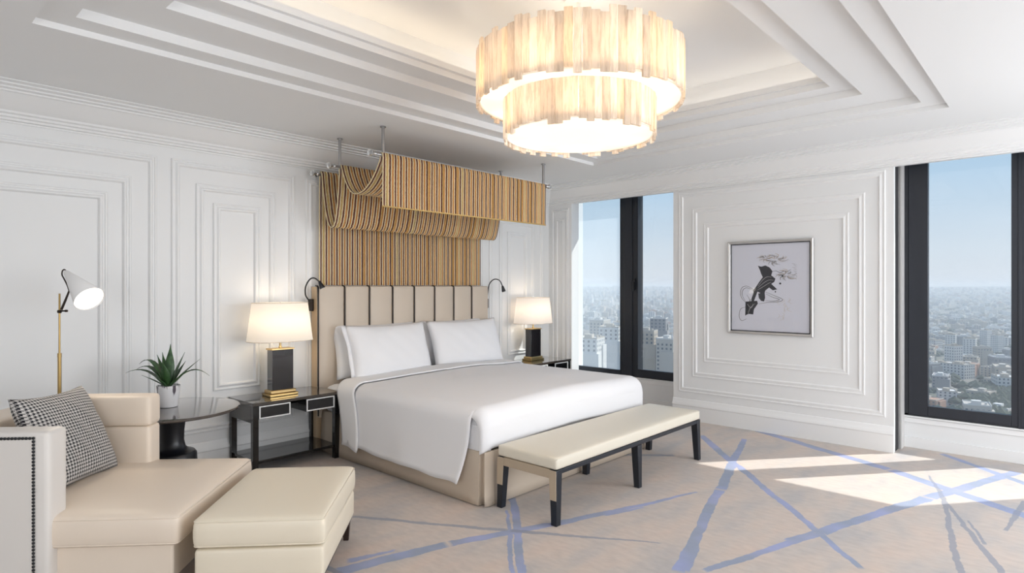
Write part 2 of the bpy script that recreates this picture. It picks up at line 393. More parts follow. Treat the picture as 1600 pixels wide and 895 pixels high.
# crown cornice and baseboards: profile (distance from wall, height) swept along
CROWN = [(0, ZH), (.012, ZH), (.012, ZH + .012), (.028, ZH + .016), (.028, ZH + .03), (.045, ZH + .036), (.045, ZH + .05), (.062, ZH + .058), (.062, ZH + .072), (.075, ZH + .08),
         (.10, ZH + .10), (.135, ZH + .135), (.165, ZH + .165), (.18, ZH + .17), (.18, ZH + .18), (.205, ZH + .186), (.205, ZH + .196), (.235, ZH + .204), (.235, ZH + .213), (.275, H - .006), (.275, H)]
BASE = [(0, 0), (.022, 0), (.022, .155), (.028, .165), (.026, .18), (.018, .195), (.012, .215), (.006, .23), (0, .235)]
def sweep(name, prof, pts, mats=TRIM, parent=None, kind=True, caps=True):
    # pts: list of (x, y, nx, ny) with mitred inward direction
    mb = MB(); G = [[(x + nx * o, y + ny * o, z) for x, y, nx, ny in pts] for o, z in prof]
    mb.grid(G)
    if caps:
        n = len(pts); mb.add([G[j][0] for j in range(len(prof))], [tuple(range(len(prof)))]); mb.add([G[j][-1] for j in range(len(prof))], [tuple(range(len(prof)))[::-1]])
    o = mb.build(name, mats, parent, smooth=25)
    return struct(o) if kind else o
sweep('trim_1', CROWN, [(XL, YF, 1, 1), (XL, YW, 1, -1), (XW, YW, -1, -1), (XW, YF, -1, 1), (XL, YF, 1, 1)], caps=False)
sweep('baseboard_back', BASE, [(XL, YW, 0, -1), (XW, YW, -1, -1), (XW, 4.788, -1, 0)])
sweep('baseboard_right', BASE, [(XW, 3.333, -1, 0), (XW, 1.158, -1, 0)])
b_ = bpy.data.objects['baseboard_right']
sweep('baseboard_front', BASE, [(XW, -.92, -1, 0), (XW, -1.5, -1, 0)])
# flat skirting moulding under the windows
for k, (y0, y1, zz) in enumerate(((3.345, 4.95, .34), (-.90, 1.135, .283), (-2.75, -1.5, .283))):
    s_ = MB().box(XG - .022, XG + .03, y0, y1, zz - .0, zz + .014).box(XG - .010, XG, y0, y1, zz - .05, zz - .004).box(XG - .014, XG, y0, y1, 0, .10)
    o = s_.build('trim_%d' % (2 + k), TRIM, bevel=.002); struct(o)

# ------------------------------------------------------------------ tray ceiling
TX0, TX1, TY0, TY1 = .587, 5.41, .643, 3.79
steps = [(0, H), (0, 2.843), (.15, 2.843), (.15, 2.896), (.46, 2.896), (.46, 2.948), (.63, 2.948), (.63, 3.032), (.66, 3.032), (.66, 2.99), (.52, 2.99), (.40, 2.99), (.40, 3.26)]
c = MB()
def ring(i): return [(TX0 + i, TY0 + i), (TX1 - i, TY0 + i), (TX1 - i, TY1 - i), (TX0 + i, TY1 - i)]
outer = [(XL - .2, YF - .2), (XW + .06, YF - .2), (XW + .06, YW + .2), (XL - .2, YW + .2)]
loops = [[(x, y, H) for x, y in outer]] + [[(x, y, z) for x, y in ring(i)] for i, z in steps]
vs = [p for l in loops for p in l]
fs = [(j * 4 + i, (j + 1) * 4 + i, (j + 1) * 4 + (i + 1) % 4, j * 4 + (i + 1) % 4) for j in range(len(loops) - 1) for i in range(4)]
n = len(loops) - 1
fs.append((n * 4 + 3, n * 4 + 2, n * 4 + 1, n * 4))
c.add(vs, fs)
c.box(XL - .2, XW + .1, YF - .2, YW + .2, 3.30, 3.4)
struct(c.build('ceiling', CEIL))
# warm strip lights lying hidden in the cove
for k, (x0, x1, y0, y1, st) in enumerate(((TX0 + .46, TX1 - .46, TY1 - .53, TY1 - .50, 1), (TX0 + .50, TX0 + .53, TY0 + .55, TY1 - .55, 1), (TX1 - .53, TX1 - .50, TY0 + .55, TY1 - .55, .8), (TX0 + .46, TX1 - .46, TY0 + .50, TY0 + .53, .7))):
    names = ('along the headboard side', 'along the left side', 'along the window side', 'along the side nearest the viewer')
    tag(MB().box(x0, x1, y0, y1, 2.991, 3.003).build('cove_light', mat('cove_led_%d' % (st * 10), (.9, .85, .8), .5, emit=((1, .80, .58) if st == 1 else (1, .90, .80), 4.5 * st))),
        'thin warm strip light hidden in the ceiling cove ' + names[k], 'strip light')

# ------------------------------------------------------------------ windows
GL = glass_mat('clear_window_glass', (.97, .985, .99)); GLM = glass_mat('hazy_window_glass', (.95, .98, .99), .04, .07)
def window(name, y0, y1, z0, z1, mull, bottoms, side, panes, deep=.33):
    o = MB().box(XG, XG + .10, y1 - side, y1, z0, z1).box(XG, XG + .10, y0, y0 + side, z0, z1).box(XG, XG + .10, y0, y1, z0, z0 + .035).box(XG, XG + .10, y0, y1, z1 - .12, z1).build(name, DARKF, bevel=.003)
    struct(o)
    for (m0, m1) in mull:
        MB().box(XG - .004, XG + deep, m0, m1, z0, z1).build('mullion', DARKF, o, bevel=.004)
        MB().box(XG - .018, XG - .002, m0 + (m1 - m0) * .30, m0 + (m1 - m0) * .72, z0, z1).build('mullion_cover', DARKF2, o, bevel=.003)
    for (p0, p1, fr, fq, bt, g) in panes:
        zb = z0 + .03
        s_ = MB().box(XG - .012, XG + .06, p0, p0 + fr, zb, z1 - .1).box(XG - .012, XG + .06, p1 - fq, p1, zb, z1 - .1).box(XG - .012, XG + .06, p0 + fr, p1 - fq, zb, zb + bt).box(XG - .012, XG + .06, p0 + fr, p1 - fq, z1 - .17, z1 - .1)
        q = s_.build('sash', DARKF2, o, bevel=.003)
        MB().box(XG - .014, XG - .008, p0 + fr - .006, p1 - fq + .006, zb + bt - .004, zb + bt + .004).build('glazing_bead', STEEL if False else DARKF, q)
        MB().box(XG + .025, XG + .031, p0 + fr, p1 - fq, zb + bt, z1 - .165).build('pane', g, o)
    return o
w1 = window('window_1', 3.30, 5.10, .34, 2.84, [(3.991, 4.245)], 0, .05, [(3.36, 3.990, .03, .004, .085, GL), (4.245, 5.05, .004, .02, .05, GLM)], .12)
w2 = window('window_2', -.90, 1.147, .283, 2.84, [(.278, .33)], 0, .045, [(.304, 1.10, .056, .149, .085, GL), (-.86, .304, .04, .045, .085, GL)], .33)
w3 = window('added_window_3', -2.75, -1.5, .283, 2.84, [], 0, .05, [(-2.70, -1.55, .08, .08, .08, GL)])  # unseen window, added to bring more light into the room
# handle on the mullion of the left window
MB().box(XG - .030, XG - .018, 4.02, 4.05, 1.46, 1.60).tube([(XG - .045, 4.035, 1.56), (XG - .045, 4.035, 1.44)], .008).tube([(XG - .02, 4.035, 1.555), (XG - .045, 4.035, 1.555)], .007).build('handle', BLACKS, w1, bevel=.002)
for y0, y1, z in ((3.345, 5.05, .34), (-.60, 1.13, .283)): pass

# ------------------------------------------------------------------ chandelier
CX, CY = 3.0, 2.21
ch = empty('chandelier', (CX, CY, 2.385), 0, 'two-tiered round chandelier of glowing alabaster slabs hanging below the tray ceiling', 'chandelier')
SLAB = shade_mat('alabaster_slab', (.90, .84, .76), (1, .88, .76), .17, .5, ((32, 32, 1.2), 1.5, (.64, .57, .50)))
DISC = shade_mat('frosted_disc', (.88, .84, .80), (1, .88, .80), .30, .5)
z0 = 2.385
def slab_ring(R, zb, zt, wd, jb, jt):
    n = int(2 * PI * R / wd); rnd = random.Random(int(R * 1000))
    meshes = []
    for q in range(6):
        mb = MB(); ww = wd * .97; th = .011 + .0015 * (q % 3)
        x = [-ww / 2, -ww / 6, ww / 6, ww / 2]; d = [rnd.uniform(0, .003) for _ in x]
        bot = [(x[i], -th - d[i]) for i in range(4)] + [(x[3], 0), (x[0], 0)]
        vs = [(a, b, -.5) for a, b in bot] + [(a, b, .5) for a, b in bot]
        mb.add(vs, [(5, 4, 3, 2, 1, 0), (6, 7, 8, 9, 10, 11)] + [(i, (i + 1) % 6, (i + 1) % 6 + 6, i + 6) for i in range(6)])
        meshes.append(mb)
    first = [None] * 6
    for i in range(n):
        k = rnd.randrange(6); a = 2 * PI * (i + .5) / n
        if first[k] is None: o = meshes[k].build('slab', SLAB, ch); first[k] = o
        else: o = first[k].copy(); COL.objects.link(o)
        b = zb + rnd.choice((0, .008, .016, .022, -.006, .03)) * jb; t = zt + rnd.choice((0, .01, .02, -.01, .03)) * jt
        rr = R + rnd.uniform(-.002, .003)
        o.location = (rr * math.sin(a), -rr * math.cos(a), (b + t) / 2 - z0); o.rotation_euler = (0, 0, a); o.scale = (rnd.uniform(.93, 1.0), 1, t - b)
        o.scale.x = 1
slab_ring(.612, 2.600, 2.915, .046, 1, 1)
slab_ring(.448, 2.392, 2.66, .042, 1, .3)
for nm, R, z in (('upper_diffuser', .600, 2.632), ('lower_diffuser', .438, 2.425)):
    mb = MB(); mb.lathe([(R, z - z0), (R, z - z0 + .010)], 64); mb.build(nm, DISC, ch, smooth=True)
    MB().lathe([(R + .003, z - z0 - .008), (R + .010, z - z0 - .008), (R + .010, z - z0 + .02), (R + .003, z - z0 + .02), (R + .003, z - z0 - .008)], 64, caps=False).build('rim', mat('white_metal_rim', (.85, .8, .72), .4, 0, emit=((1, .86, .7), .25)), ch, smooth=True)
MB().lathe([(.56, 2.86 - z0), (.56, 2.872 - z0)], 48).build('reflector', mat('lamp_white', (.9, .88, .84), .6), ch, smooth=True)
MB().lathe([(.012, 2.872 - z0), (.012, 3.24 - z0), (.09, 3.24 - z0), (.09, 3.26 - z0)], 24).build('stem', mat('stem_white', (.85, .83, .80), .4), ch, smooth=True)
BULB = mat('lit_bulb', (1, .9, .7), .4, emit=((1, .78, .48), 18))
def bulbs(R, n, z, off, p):
    for i in range(n):
        a = 2 * PI * i / n + off
        x, y = R * math.cos(a), R * math.sin(a)
        MB().lathe([(.004, z - .05 - z0), (.016, z - .035 - z0), (.02, z - z0), (.014, z + .025 - z0), (.012, z + .05 - z0)], 10, (x, y)).build('bulb', BULB, ch, smooth='all')
        light('bulb_glow', (x, y, z - z0 - .07), p, (1, .85, .68), .03, ch)
bulbs(.53, 8, 2.76, .25, 1.15)
bulbs(.36, 6, 2.54, .6, .6)
dl = bpy.data.lights.new('diffuser_glow', 'AREA'); dl.shape = 'DISK'; dl.size = .84; dl.energy = 2.2; dl.color = (1, .92, .84)
dlo = bpy.data.objects.new('diffuser_glow', dl); COL.objects.link(dlo); dlo.parent = ch; dlo.location = (0, 0, .036)
# light that spills from the open top of the drum onto the recess
light('uplight', (.0, .0, 2.93 - z0), 4, (1, .84, .66), .25, ch)

# ------------------------------------------------------------------ bed
bed = empty('bed', (3.94, 4.0, 0), 0, 'wide bed with white linen, cream skirt and a padded cream headboard with black piping', 'bed')
def B(x, y, z=0): return (x - 3.94, y - 4.0, z)
def bb(mb, x0, x1, y0, y1, z0, z1): return mb.box(x0 - 3.94, x1 - 3.94, y0 - 4, y1 - 4, z0, z1)
BX0, BX1, BY0, BY1 = 2.885, 4.985, 2.915, 5.02
# box base and skirt with corner pleats
sk = MB()
def skirt_path():
    pts = []
    def seg(ax, ay, bx, by, n, nx, ny, amp):
        for i in range(n):
            t = i / n; pts.append((ax + (bx - ax) * t, ay + (by - ay) * t, nx, ny, amp * math.sin(t * PI * 3)))
    seg(BX0, BY1, BX0, BY0 + .05, 24, -1, 0, .003)
    pts.extend([(BX0, BY0 + .045, -1, 0, 0), (BX0 + .03, BY0 + .040, -.3, 0, 0), (BX0 + .03, BY0 + .02, -.3, -.3, 0), (BX0 + .006, BY0 + .004, -1, -1, 0)])
    pts.extend([(BX0 + .04, BY0, 0, -1, 0)])
    seg(BX0 + .05, BY0, BX1 - .05, BY0, 30, 0, -1, .004)
    pts.extend([(BX1 - .04, BY0, 0, -1, 0), (BX1 - .006, BY0 + .004, 1, -1, 0), (BX1 - .03, BY0 + .02, .3, 0, 0), (BX1 - .03, BY0 + .04, .3, 0, 0), (BX1, BY0 + .045, 1, 0, 0)])
    seg(BX1, BY0 + .05, BX1, BY1, 16, 1, 0, .003)
    return pts
pp = skirt_path()
G = [[B(x + nx * (o + w_ * o * 40) , y + ny * (o + w_ * o * 40), z) for x, y, nx, ny, w_ in pp] for o, z in ((.018, .006), (.016, .08), (.012, .2), (.006, .33), (0, .365), (-.03, .37))]
sk.grid([r[::-1] for r in G]); so = sk.build('bed_skirt', SKIRT, bed, smooth=35)
mm = so.modifiers.new('s', 'SOLIDIFY'); mm.thickness = .004
bb(MB(), BX0 + .035, BX1 - .035, BY0 + .045, BY1, .05, .36).build('box_base', SKIRT, bed)
mt = MB(); mt.puff(BX0 + .002 - 3.94, BX1 - .002 - 3.94, BY0 + .06 - 4, 5.022 - 4, .345, .605, .075, .01, 12, 0)
mt.build('mattress', LINEN, bed, smooth='all', merge=.0005)
# duvet: cross-section over the bed, swept along it
def duv(a, y, off=0.0, hem=.15):
    """a in [0,1] across the bed: 0..0.2 left drape, 0.2..0.8 top, 0.8..1 right drape"""
    xl, xr = BX0 - .02 - off, BX1 + .02 + off; zt = .655 + off
    R = .11
    wv = .006 * math.sin(y * 9) + .004 * math.sin(y * 17 + 1)
    drop = zt - R - hem; arc = R * PI / 2; flat = (xr - xl - 2 * R)
    tot = 2 * drop + 2 * arc + flat; s = a * tot
    if s < drop:
        t = 1 - s / drop; return (xl - .055 * t ** 2 - wv * t * t * 1.6, y, hem + s)
    s -= drop
    if s < arc:
        th = s / R; return (xl + R - R * math.cos(th), y, zt - R + R * math.sin(th) + 0)
    s -= arc
    if s < flat:
        u = s / flat; cr_ = .022 * (1 - (2 * u - 1) ** 2) + .003 * math.sin(u * 11 + y * 3) + .003 * math.sin(y * 8 + u * 5)
        return (xl + R + s, y, zt + cr_ * min(1, 4 * u, 4 * (1 - u)))
    s -= flat
    if s < arc:
        th = s / R; return (xr - R + R * math.sin(th), y, zt - R + R * math.cos(th))
    s -= arc; t = s / drop; return (xr + .05 * t * t, y, zt - R - s)
NA = 96
def along(y0, y1, n, off, hemf=lambda q: .15, skew=lambda a: 0):
    rows = []
    for j in range(n + 1):
        q = j / n; y = y0 + (y1 - y0) * q; hem = hemf(q)
        row = []
        for i in range(NA + 1):
            p = duv(i / NA, y, off, hem)
            row.append(p)
        rows.append(row)
    return rows
YE = 3.03
rows = along(4.47, YE, 44, 0, lambda q: .165 - .02 * math.sin(q * PI * .9) + .008 * math.sin(q * 14) - .012 * q)
# lean the free front edge of each side drape and bulge its tip
for j, r in enumerate(rows):
    q = j / 44
    for i, (x, y, z) in enumerate(r):
        if z < .60:
            t = ((.60 - z) / .45) ** 1.6
            k = max(0, (q - .6) / .4) ** 1.5
            y += .03 * t * k; x += (-.035 if x < 3.9 else .035) * t * k * k
            kk = max(0, (.1 - q) / .1); y += .05 * t * 0
            r[i] = (x, y, z)
dv = MB(); dv.grid([[B(*p) for p in r] for r in rows])
# foot: continues from the top, rolls down and is tucked at the top of the skirt
top = [(x, y, z) for (x, y, z) in rows[-1]]
idx = [i for i, p in enumerate(top) if p[2] > .575]
fr = []
for k in range(0, 22):
    row = []
    for i in idx:
        x, y, z = top[i]; Rf = .10
        s = k / 21 * (Rf * PI / 2 + .17)
        if s < Rf * PI / 2: yy = YE - Rf * math.sin(s / Rf); dz = -Rf + Rf * math.cos(s / Rf)
        else: yy = YE - Rf - .004 * math.sin(x * 9) * 1; dz = -Rf - (s - Rf * PI / 2)
        side = max(0, .66 - z)            # corner columns are lower: keep them inside
        e_ = min(abs(x - (BX0 - .02)), abs(x - (BX1 + .02)))
        yy += max(0, .06 - e_) ** 2 * 14
        zz = z + dz * (1 - side * 1.2)
        zz = max(zz, .352)
        row.append(B(x, yy, zz))
    fr.append(row)
dv.grid(fr)
do = dv.build('duvet', LINEN, bed, smooth='all', merge=.0015)
mm = do.modifiers.new('s', 'SOLIDIFY'); mm.thickness = .010; mm.offset = -1
# tucked corner below the duvet, visible under the free edge of the drape
for sx, x_ in ((1, BX0 - .005), (-1, BX1 + .005)):
    G = []
    for k in range(12):
        z = .352 + .19 * k / 11; row = []
        for i in range(9):
            t = i / 8 * 1.0
            if t < .5: a = t / .5 * PI / 2; p = (x_ + .012 * sx + sx * (.07 - .07 * math.sin(a)), YE - .10 + .07 - .07 * math.cos(a), z)
            else: p = (x_ + .012 * sx, YE - .10 + .07 + (t - .5) * .3, z)
            row.append(B(*p))
        G.append(row if sx > 0 else row[::-1])
    MB().grid([r[::-1] for r in G]).build('tucked_corner', LINEN, bed, smooth='all')
# folded-back sheet band
rb = along(4.70, 4.44, 10, .016, lambda q: .15 + .012 * math.sin(q * 3) - .02 * q)
for j, r in enumerate(rb):
    for i, (x, y, z) in enumerate(r):
        # band edge runs slightly diagonally and leans toward the head as it falls
        t = max(0, (.62 - z) / .45)
        y += .06 * math.sin(x * 1.1 - 3) * 0 - .10 * t * 0 + (x - 3.9) * 0 + t * .02
        if x < 3.9: y -= .18 * min(1, t * 1.0) - .02
        r[i] = (x, y, z)
bn = MB(); bn.grid([[B(*p) for p in r] for r in rb]); bo = bn.build('folded_sheet', LINEN2, bed, smooth='all')
mm = bo.modifiers.new('s', 'SOLIDIFY'); mm.thickness = .012; mm.offset = -1
# headboard
hb = bb(MB(), 2.842, 5.04, 5.055, YW - .024, .04, 1.498).build('headboard', HBL2, bed, bevel=.006)
for k in range(8):
    x0 = 2.842 + k * .2748; x1 = x0 + .2748
    mb = MB(); mb.puff(x0 + .004 - 3.94, x1 - .004 - 3.94, 5.025 - 4, 5.075 - 4, .30, 1.505, .018, 0, 4)
    p = []
    for (x, y, z) in mb.v:
        u = (x + 3.94 - (x0 + x1) / 2) / .137; p.append((x, y - (.014 * (1 - u * u) if y < 1.05 else 0), z))
    mb.v = p; mb.build('upholstered_panel', HBL, hb, smooth=50, merge=.0004)
for k in range(8):
    x0 = 2.842 + k * .2748
    MB().tube([B(x0, 5.07, 1.507), B(x0, 5.03, 1.505), B(x0, 5.020, 1.49), B(x0, 5.020, .32)], .0055, 8).build('piping', PIPE, hb, smooth='all')

def pillow_mb(w, h, t, n=26, sag=.03, seed=0):
    mb = MB(); rnd = random.Random(seed); ph = [rnd.uniform(0, 6) for _ in range(4)]
    def pt(u, v, s):
        a = max(0, 1 - abs(u) ** 2.6) ** .5 * max(0, 1 - abs(v) ** 2.6) ** .5
        pin = .06
        x = u * w / 2 * (1 - pin * (1 - v * v) * 0 - .045 * (1 - abs(u) ** 1) * 0) * (1 - .05 * (1 - v * v) * abs(u))
        y = v * h / 2 * (1 - .09 * (1 - u * u) * abs(v))
        z = s * t / 2 * a ** .85
        z += .004 * math.sin(u * 7 + ph[0]) * math.sin(v * 5 + ph[1]) * a + .003 * math.sin(u * 15 + v * 9 + ph[2]) * a
        return (x, y, z)
    for s in (1, -1):
        G = [[pt(-1 + 2 * i / n, -1 + 2 * j / n, s) for i in range(n + 1)] for j in range(n + 1)]
        mb.grid(G if s > 0 else [r[::-1] for r in G])
    return mb
def pillow(name, loc, w, h, t, tilt, label, group, seed, yaw=0, flange=0):
    o = pillow_mb(w, h, t, seed=seed).build(name, LINEN2, smooth='all', merge=.0003)
    # lie flat -> stand up: local y up, local z towards the foot of the bed
    o.matrix_world = Matrix.Translation(loc) @ Matrix.Rotation(yaw, 4, 'Z') @ Matrix.Rotation(PI / 2 - tilt, 4, 'X')
    tag(o, label, 'pillow', group)
    if flange:
        f_ = MB(); G = [[(flange * (w / 2 * (1 - .05 * (1 - v * v)) - .012 + k * .045), v * h / 2 * .985, .004 * (1 if s else -1) * 0 + .006 * math.sin(v * 6) * k) for k in (0, 1)] for s in (0,) for v in [-1 + q / 8 for q in range(17)]]
        f_.grid(G); q = f_.build('flange', LINEN, o, smooth='all'); mm = q.modifiers.new('s', 'SOLIDIFY'); mm.thickness = .006
    return o
pillow('pillow', (3.46, 4.985, .895), .97, .52, .17, .22, 'white pillow behind the others on the left half of the bed', 'bed pillows', 1)
pillow('pillow', (4.44, 4.985, .895), .97, .52, .17, .22, 'white pillow behind the others on the right half of the bed', 'bed pillows', 2)
pillow('pillow', (3.505, 4.83, .885), .95, .54, .20, .32, 'front white pillow on the left half of the bed, hem towards the left nightstand', 'bed pillows', 3, .03, -1)
pillow('pillow', (4.51, 4.83, .885), 1.0, .54, .20, .32, 'front white pillow on the right half of the bed, nearest the window', 'bed pillows', 4, -.02)

# ------------------------------------------------------------------ bench
bx0, bx1, by0, by1 = 2.955, 4.955, 2.35, 2.86
bench = empty('bench', (bx0, by0, 0), 0, 'long cream leather bench on splayed dark legs at the foot of the bed', 'bench')
L_, D_ = bx1 - bx0, by1 - by0
MB().puff(0, L_, 0, D_, .348, .425, .018, .012, 14).build('seat', BENCHL, bench, smooth='all', merge=.0004)
MB().tube([(.006, .006, .415), (L_ - .006, .006, .415), (L_ - .006, D_ - .006, .415), (.006, D_ - .006, .415), (.006, .006, .415)], .004, 6).build('piping', BENCHL, bench, smooth='all')
MB().box(.03, L_, 0.004, .034, .318, .347).build('rail', BENCHB, bench, bevel=.003)
MB().box(.03, L_, D_ - .034, D_ - .004, .318, .347).build('rail', BENCHB, bench, bevel=.003)
for x0 in (0, L_ - .03):
    MB().box(x0, x0 + .03, .036, D_ - .036, .290, .347).build('end_apron', BENCHW, bench, bevel=.003)
for i, x in enumerate((.03, L_ / 2, L_ - .03)):
    for y, dy in ((.03, -1), (D_ - .03, 1)):
        dx = 0 if i == 1 else (-1 if i == 0 else 1)
        w1_, w2_ = .030, .022
        tx, ty, fx, fy = x, y, x + dx * .012, y + dy * -.0 + dy * .012
        def q4(cx_, cy_, w_, z): return [(cx_ - w_, cy_ - w_, z), (cx_ + w_, cy_ - w_, z), (cx_ + w_, cy_ + w_, z), (cx_ - w_, cy_ + w_, z)]
        zt = .347 if i != 1 else .318
        MB().hexa(q4(fx, fy, w2_, 0), q4(tx, ty, w1_, zt)).build('leg', BENCHB, bench, bevel=.003)
        if i != 1:
            zc = .16; t = zc / .347; mx_, my_ = fx + (tx - fx) * t, fy + (ty - fy) * t; wm = w2_ + (w1_ - w2_) * t
            sx = -1 if i == 0 else 1
            def q5(cx_, cy_, w_, z):
                a = cx_ + sx * w_; return sorted([a, a + sx * .004])
            a0, a1 = q5(mx_, my_, wm, zc); b0, b1 = q5(tx, ty, w1_, .345)
            MB().hexa([(a0, my_ - wm + .001, zc), (a1, my_ - wm + .001, zc), (a1, my_ + wm - .001, zc), (a0, my_ + wm - .001, zc)], [(b0, ty - w1_ + .001, .345), (b1, ty - w1_ + .001, .345), (b1, ty + w1_ - .001, .345), (b0, ty + w1_ - .001, .345)]).build('leather_wrap', BENCHW, bench, label='beige leather sleeve on the upper leg')

# ------------------------------------------------------------------ nightstands and lamps
def nightstand(label, x, y):
    ns = empty('nightstand', (x, y, 0), 0, label, 'nightstand', 'nightstands either side of the bed')
    W_, D = .775, .46
    MB().box(0, W_, 0, D, .556, .58).build('top', TOPDK, ns, bevel=.002)
    for a in (.006, W_ - .051):
        for b in (.006, D - .051): MB().box(a, a + .045, b, b + .045, 0.0, .556).build('leg', BLACK, ns, bevel=.002)
    for a in (.006, W_ - .026): MB().box(a, a + .02, .051, D - .051, .42, .556).build('side_panel', BLACK, ns)
    MB().box(.051, W_ - .051, D - .026, D - .012, .45, .556).build('back_panel', BLACK, ns)
    for a in (.053, W_ - .053 - .265):
        d = MB().box(a, a + .265, .012, D - .05, .447, .553).build('drawer', BLACK, ns, bevel=.001)
        fx0, fx1, fz0, fz1, t = a + .003, a + .262, .450, .550, .0085
        MB().box(fx0, fx1, .004, .012, fz0, fz0 + t).box(fx0, fx1, .004, .012, fz1 - t, fz1).box(fx0, fx0 + t, .004, .012, fz0 + t, fz1 - t).box(fx1 - t, fx1, .004, .012, fz0 + t, fz1 - t).build('inlay_border', INLAY, d, label='white inlaid border of the drawer front')
    MB().box(.02, W_ - .02, .02, D - .02, .095, .118).build('lower_shelf', BLACK, ns, bevel=.002)
    return ns
nightstand('black lacquer two-drawer nightstand left of the bed, beside the round table', 2.098, 4.70)
nightstand('black lacquer nightstand right of the bed, in the window corner', 5.385, 4.66)
SHADE = shade_mat('linen_shade', (.93, .89, .83), (1, .90, .78), .22, .45)
SHADE2 = shade_mat('linen_shade_pale', (.93, .89, .84), (1, .90, .82), .22, .45)
def table_lamp(label, x, y, sh):
    t = empty('table_lamp', (x, y, .5805), 0, label, 'lamp', 'table lamps on the nightstands')
    MB().box(-.125, .125, -.075, .075, 0, .022).build('base_plinth', BRASS, t, bevel=.004)
    MB().box(-.112, .112, -.062, .062, .022, .050).build('base_plinth', BRASS2, t, bevel=.006)
    MB().box(-.092, .092, -.048, .048, .050, .385).build('column', mat('lamp_column_black', (.012, .010, .012), .10, 0, coat=1), t, bevel=.002)
    MB().box(-.100, .100, -.056, .056, .385, .398).build('cap', BRASS2, t, bevel=.003)
    MB().lathe([(.014, .398), (.014, .41), (.009, .415), (.009, .48), (.014, .485), (.014, .52)], 14).build('neck', BRASS2, t, smooth=True)
    s_ = MB().lathe([(.268, .460), (.226, .783)], 56, sx=1, sy=.72, pw=2.5, caps=False).build('shade', sh, t, smooth='all')
    mm = s_.modifiers.new('s', 'SOLIDIFY'); mm.thickness = .003
    for r_, z in ((.268, .462), (.226, .781)):
        n = 56; pts = []
        for i in range(n + 1):
            a = 2 * PI * i / n; ca, sa = math.cos(a), math.sin(a); k = (abs(ca) ** 2.5 + abs(sa) ** 2.5) ** (-1 / 2.5); pts.append((r_ * ca * k, r_ * sa * k * .72, z))
        MB().tube(pts, .0035, 6).build('trim_band', mat('shade_trim', (.80, .74, .66), .8), s_, smooth='all')
    MB().tube([(-.21, 0, .775), (.21, 0, .775)], .002, 6).tube([(0, -.15, .775), (0, .15, .775)], .002, 6).tube([(0, 0, .52), (0, 0, .80)], .0025, 6).build('spider', CHROME, t)
    MB().lathe([(.010, .52), (.030, .56), (.032, .60), (.020, .63), (.005, .64)], 14).build('bulb', BULB, t, smooth='all')
    light('lamp_glow', (0, 0, .68), 1.0, (1, .82, .62), .05, t)
    return t
table_lamp('lit table lamp with white oval shade on the nightstand left of the bed', 2.437, 4.93, SHADE)
table_lamp('lit table lamp with white shade on the nightstand right of the bed', 5.735, 4.93, SHADE2)

# gooseneck reading lamps
def bez(pts, n):
    out = []
    P_ = [Vector(p) for p in pts]
    for i in range(len(P_) - 1):
        p0 = P_[max(i - 1, 0)]; p1 = P_[i]; p2 = P_[i + 1]; p3 = P_[min(i + 2, len(P_) - 1)]
        for k in range(n):
            t = k / n; out.append(.5 * ((2 * p1) + (-p0 + p2) * t + (2 * p0 - 5 * p1 + 4 * p2 - p3) * t * t + (-p0 + 3 * p1 - 3 * p2 + p3) * t ** 3))
    out.append(P_[-1]); return out
def reading_lamp(label, box, pts, headdir):
    r = empty('reading_lamp', box, 0, label, 'reading lamp', 'gooseneck reading lamps')
    o = Vector(box)
    MB().box(-.022, .022, -.016, .016, -.055, .055).build('mounting_box', BRONZE, r, bevel=.004)
    P_ = [Vector(p) - o for p in pts]
    MB().tube(bez(P_, 7), .0065, 8).build('gooseneck', BLACKS, r, smooth='all')
    d = Vector(headdir).normalized(); e_ = P_[-1]
    MB().tube([e_ - d * .01, e_, e_ + d * .015, e_ + d * .05, e_ + d * .062], [.009, .013, .016, .024, .024], 14).build('lamp_head', BLACKS, r, smooth=True)
    MB().tube([e_ + d * .0625, e_ + d * .066], .018, 12).build('lens', mat('lamp_lens', (.8, .78, .75), .2), r)
reading_lamp('black gooseneck reading lamp on the left side of the headboard', (2.818, 5.11, 1.33),
             [(2.80, 5.09, 1.36), (2.745, 5.07, 1.42), (2.735, 5.05, 1.50), (2.765, 5.03, 1.565), (2.80, 5.01, 1.575), (2.835, 4.985, 1.54)], (.35, -.25, -.9))
reading_lamp('black gooseneck reading lamp on the right side of the headboard', (5.068, 5.09, 1.30),
             [(5.06, 5.07, 1.34), (5.05, 5.05, 1.42), (5.06, 5.03, 1.53), (5.11, 5.00, 1.585), (5.17, 4.97, 1.57), (5.20, 4.95, 1.50)], (.25, -.1, -.95))
tag(MB().tube(bez([(2.836, 5.04, 1.50), (2.829, 5.01, 1.48), (2.829, 5.005, 1.2), (2.829, 5.005, .8), (2.832, 5.01, .592)], 6), .004, 6).build('lamp_cord', CORD, smooth='all'),
    'thin black cord hanging down beside the left edge of the headboard', 'cord')

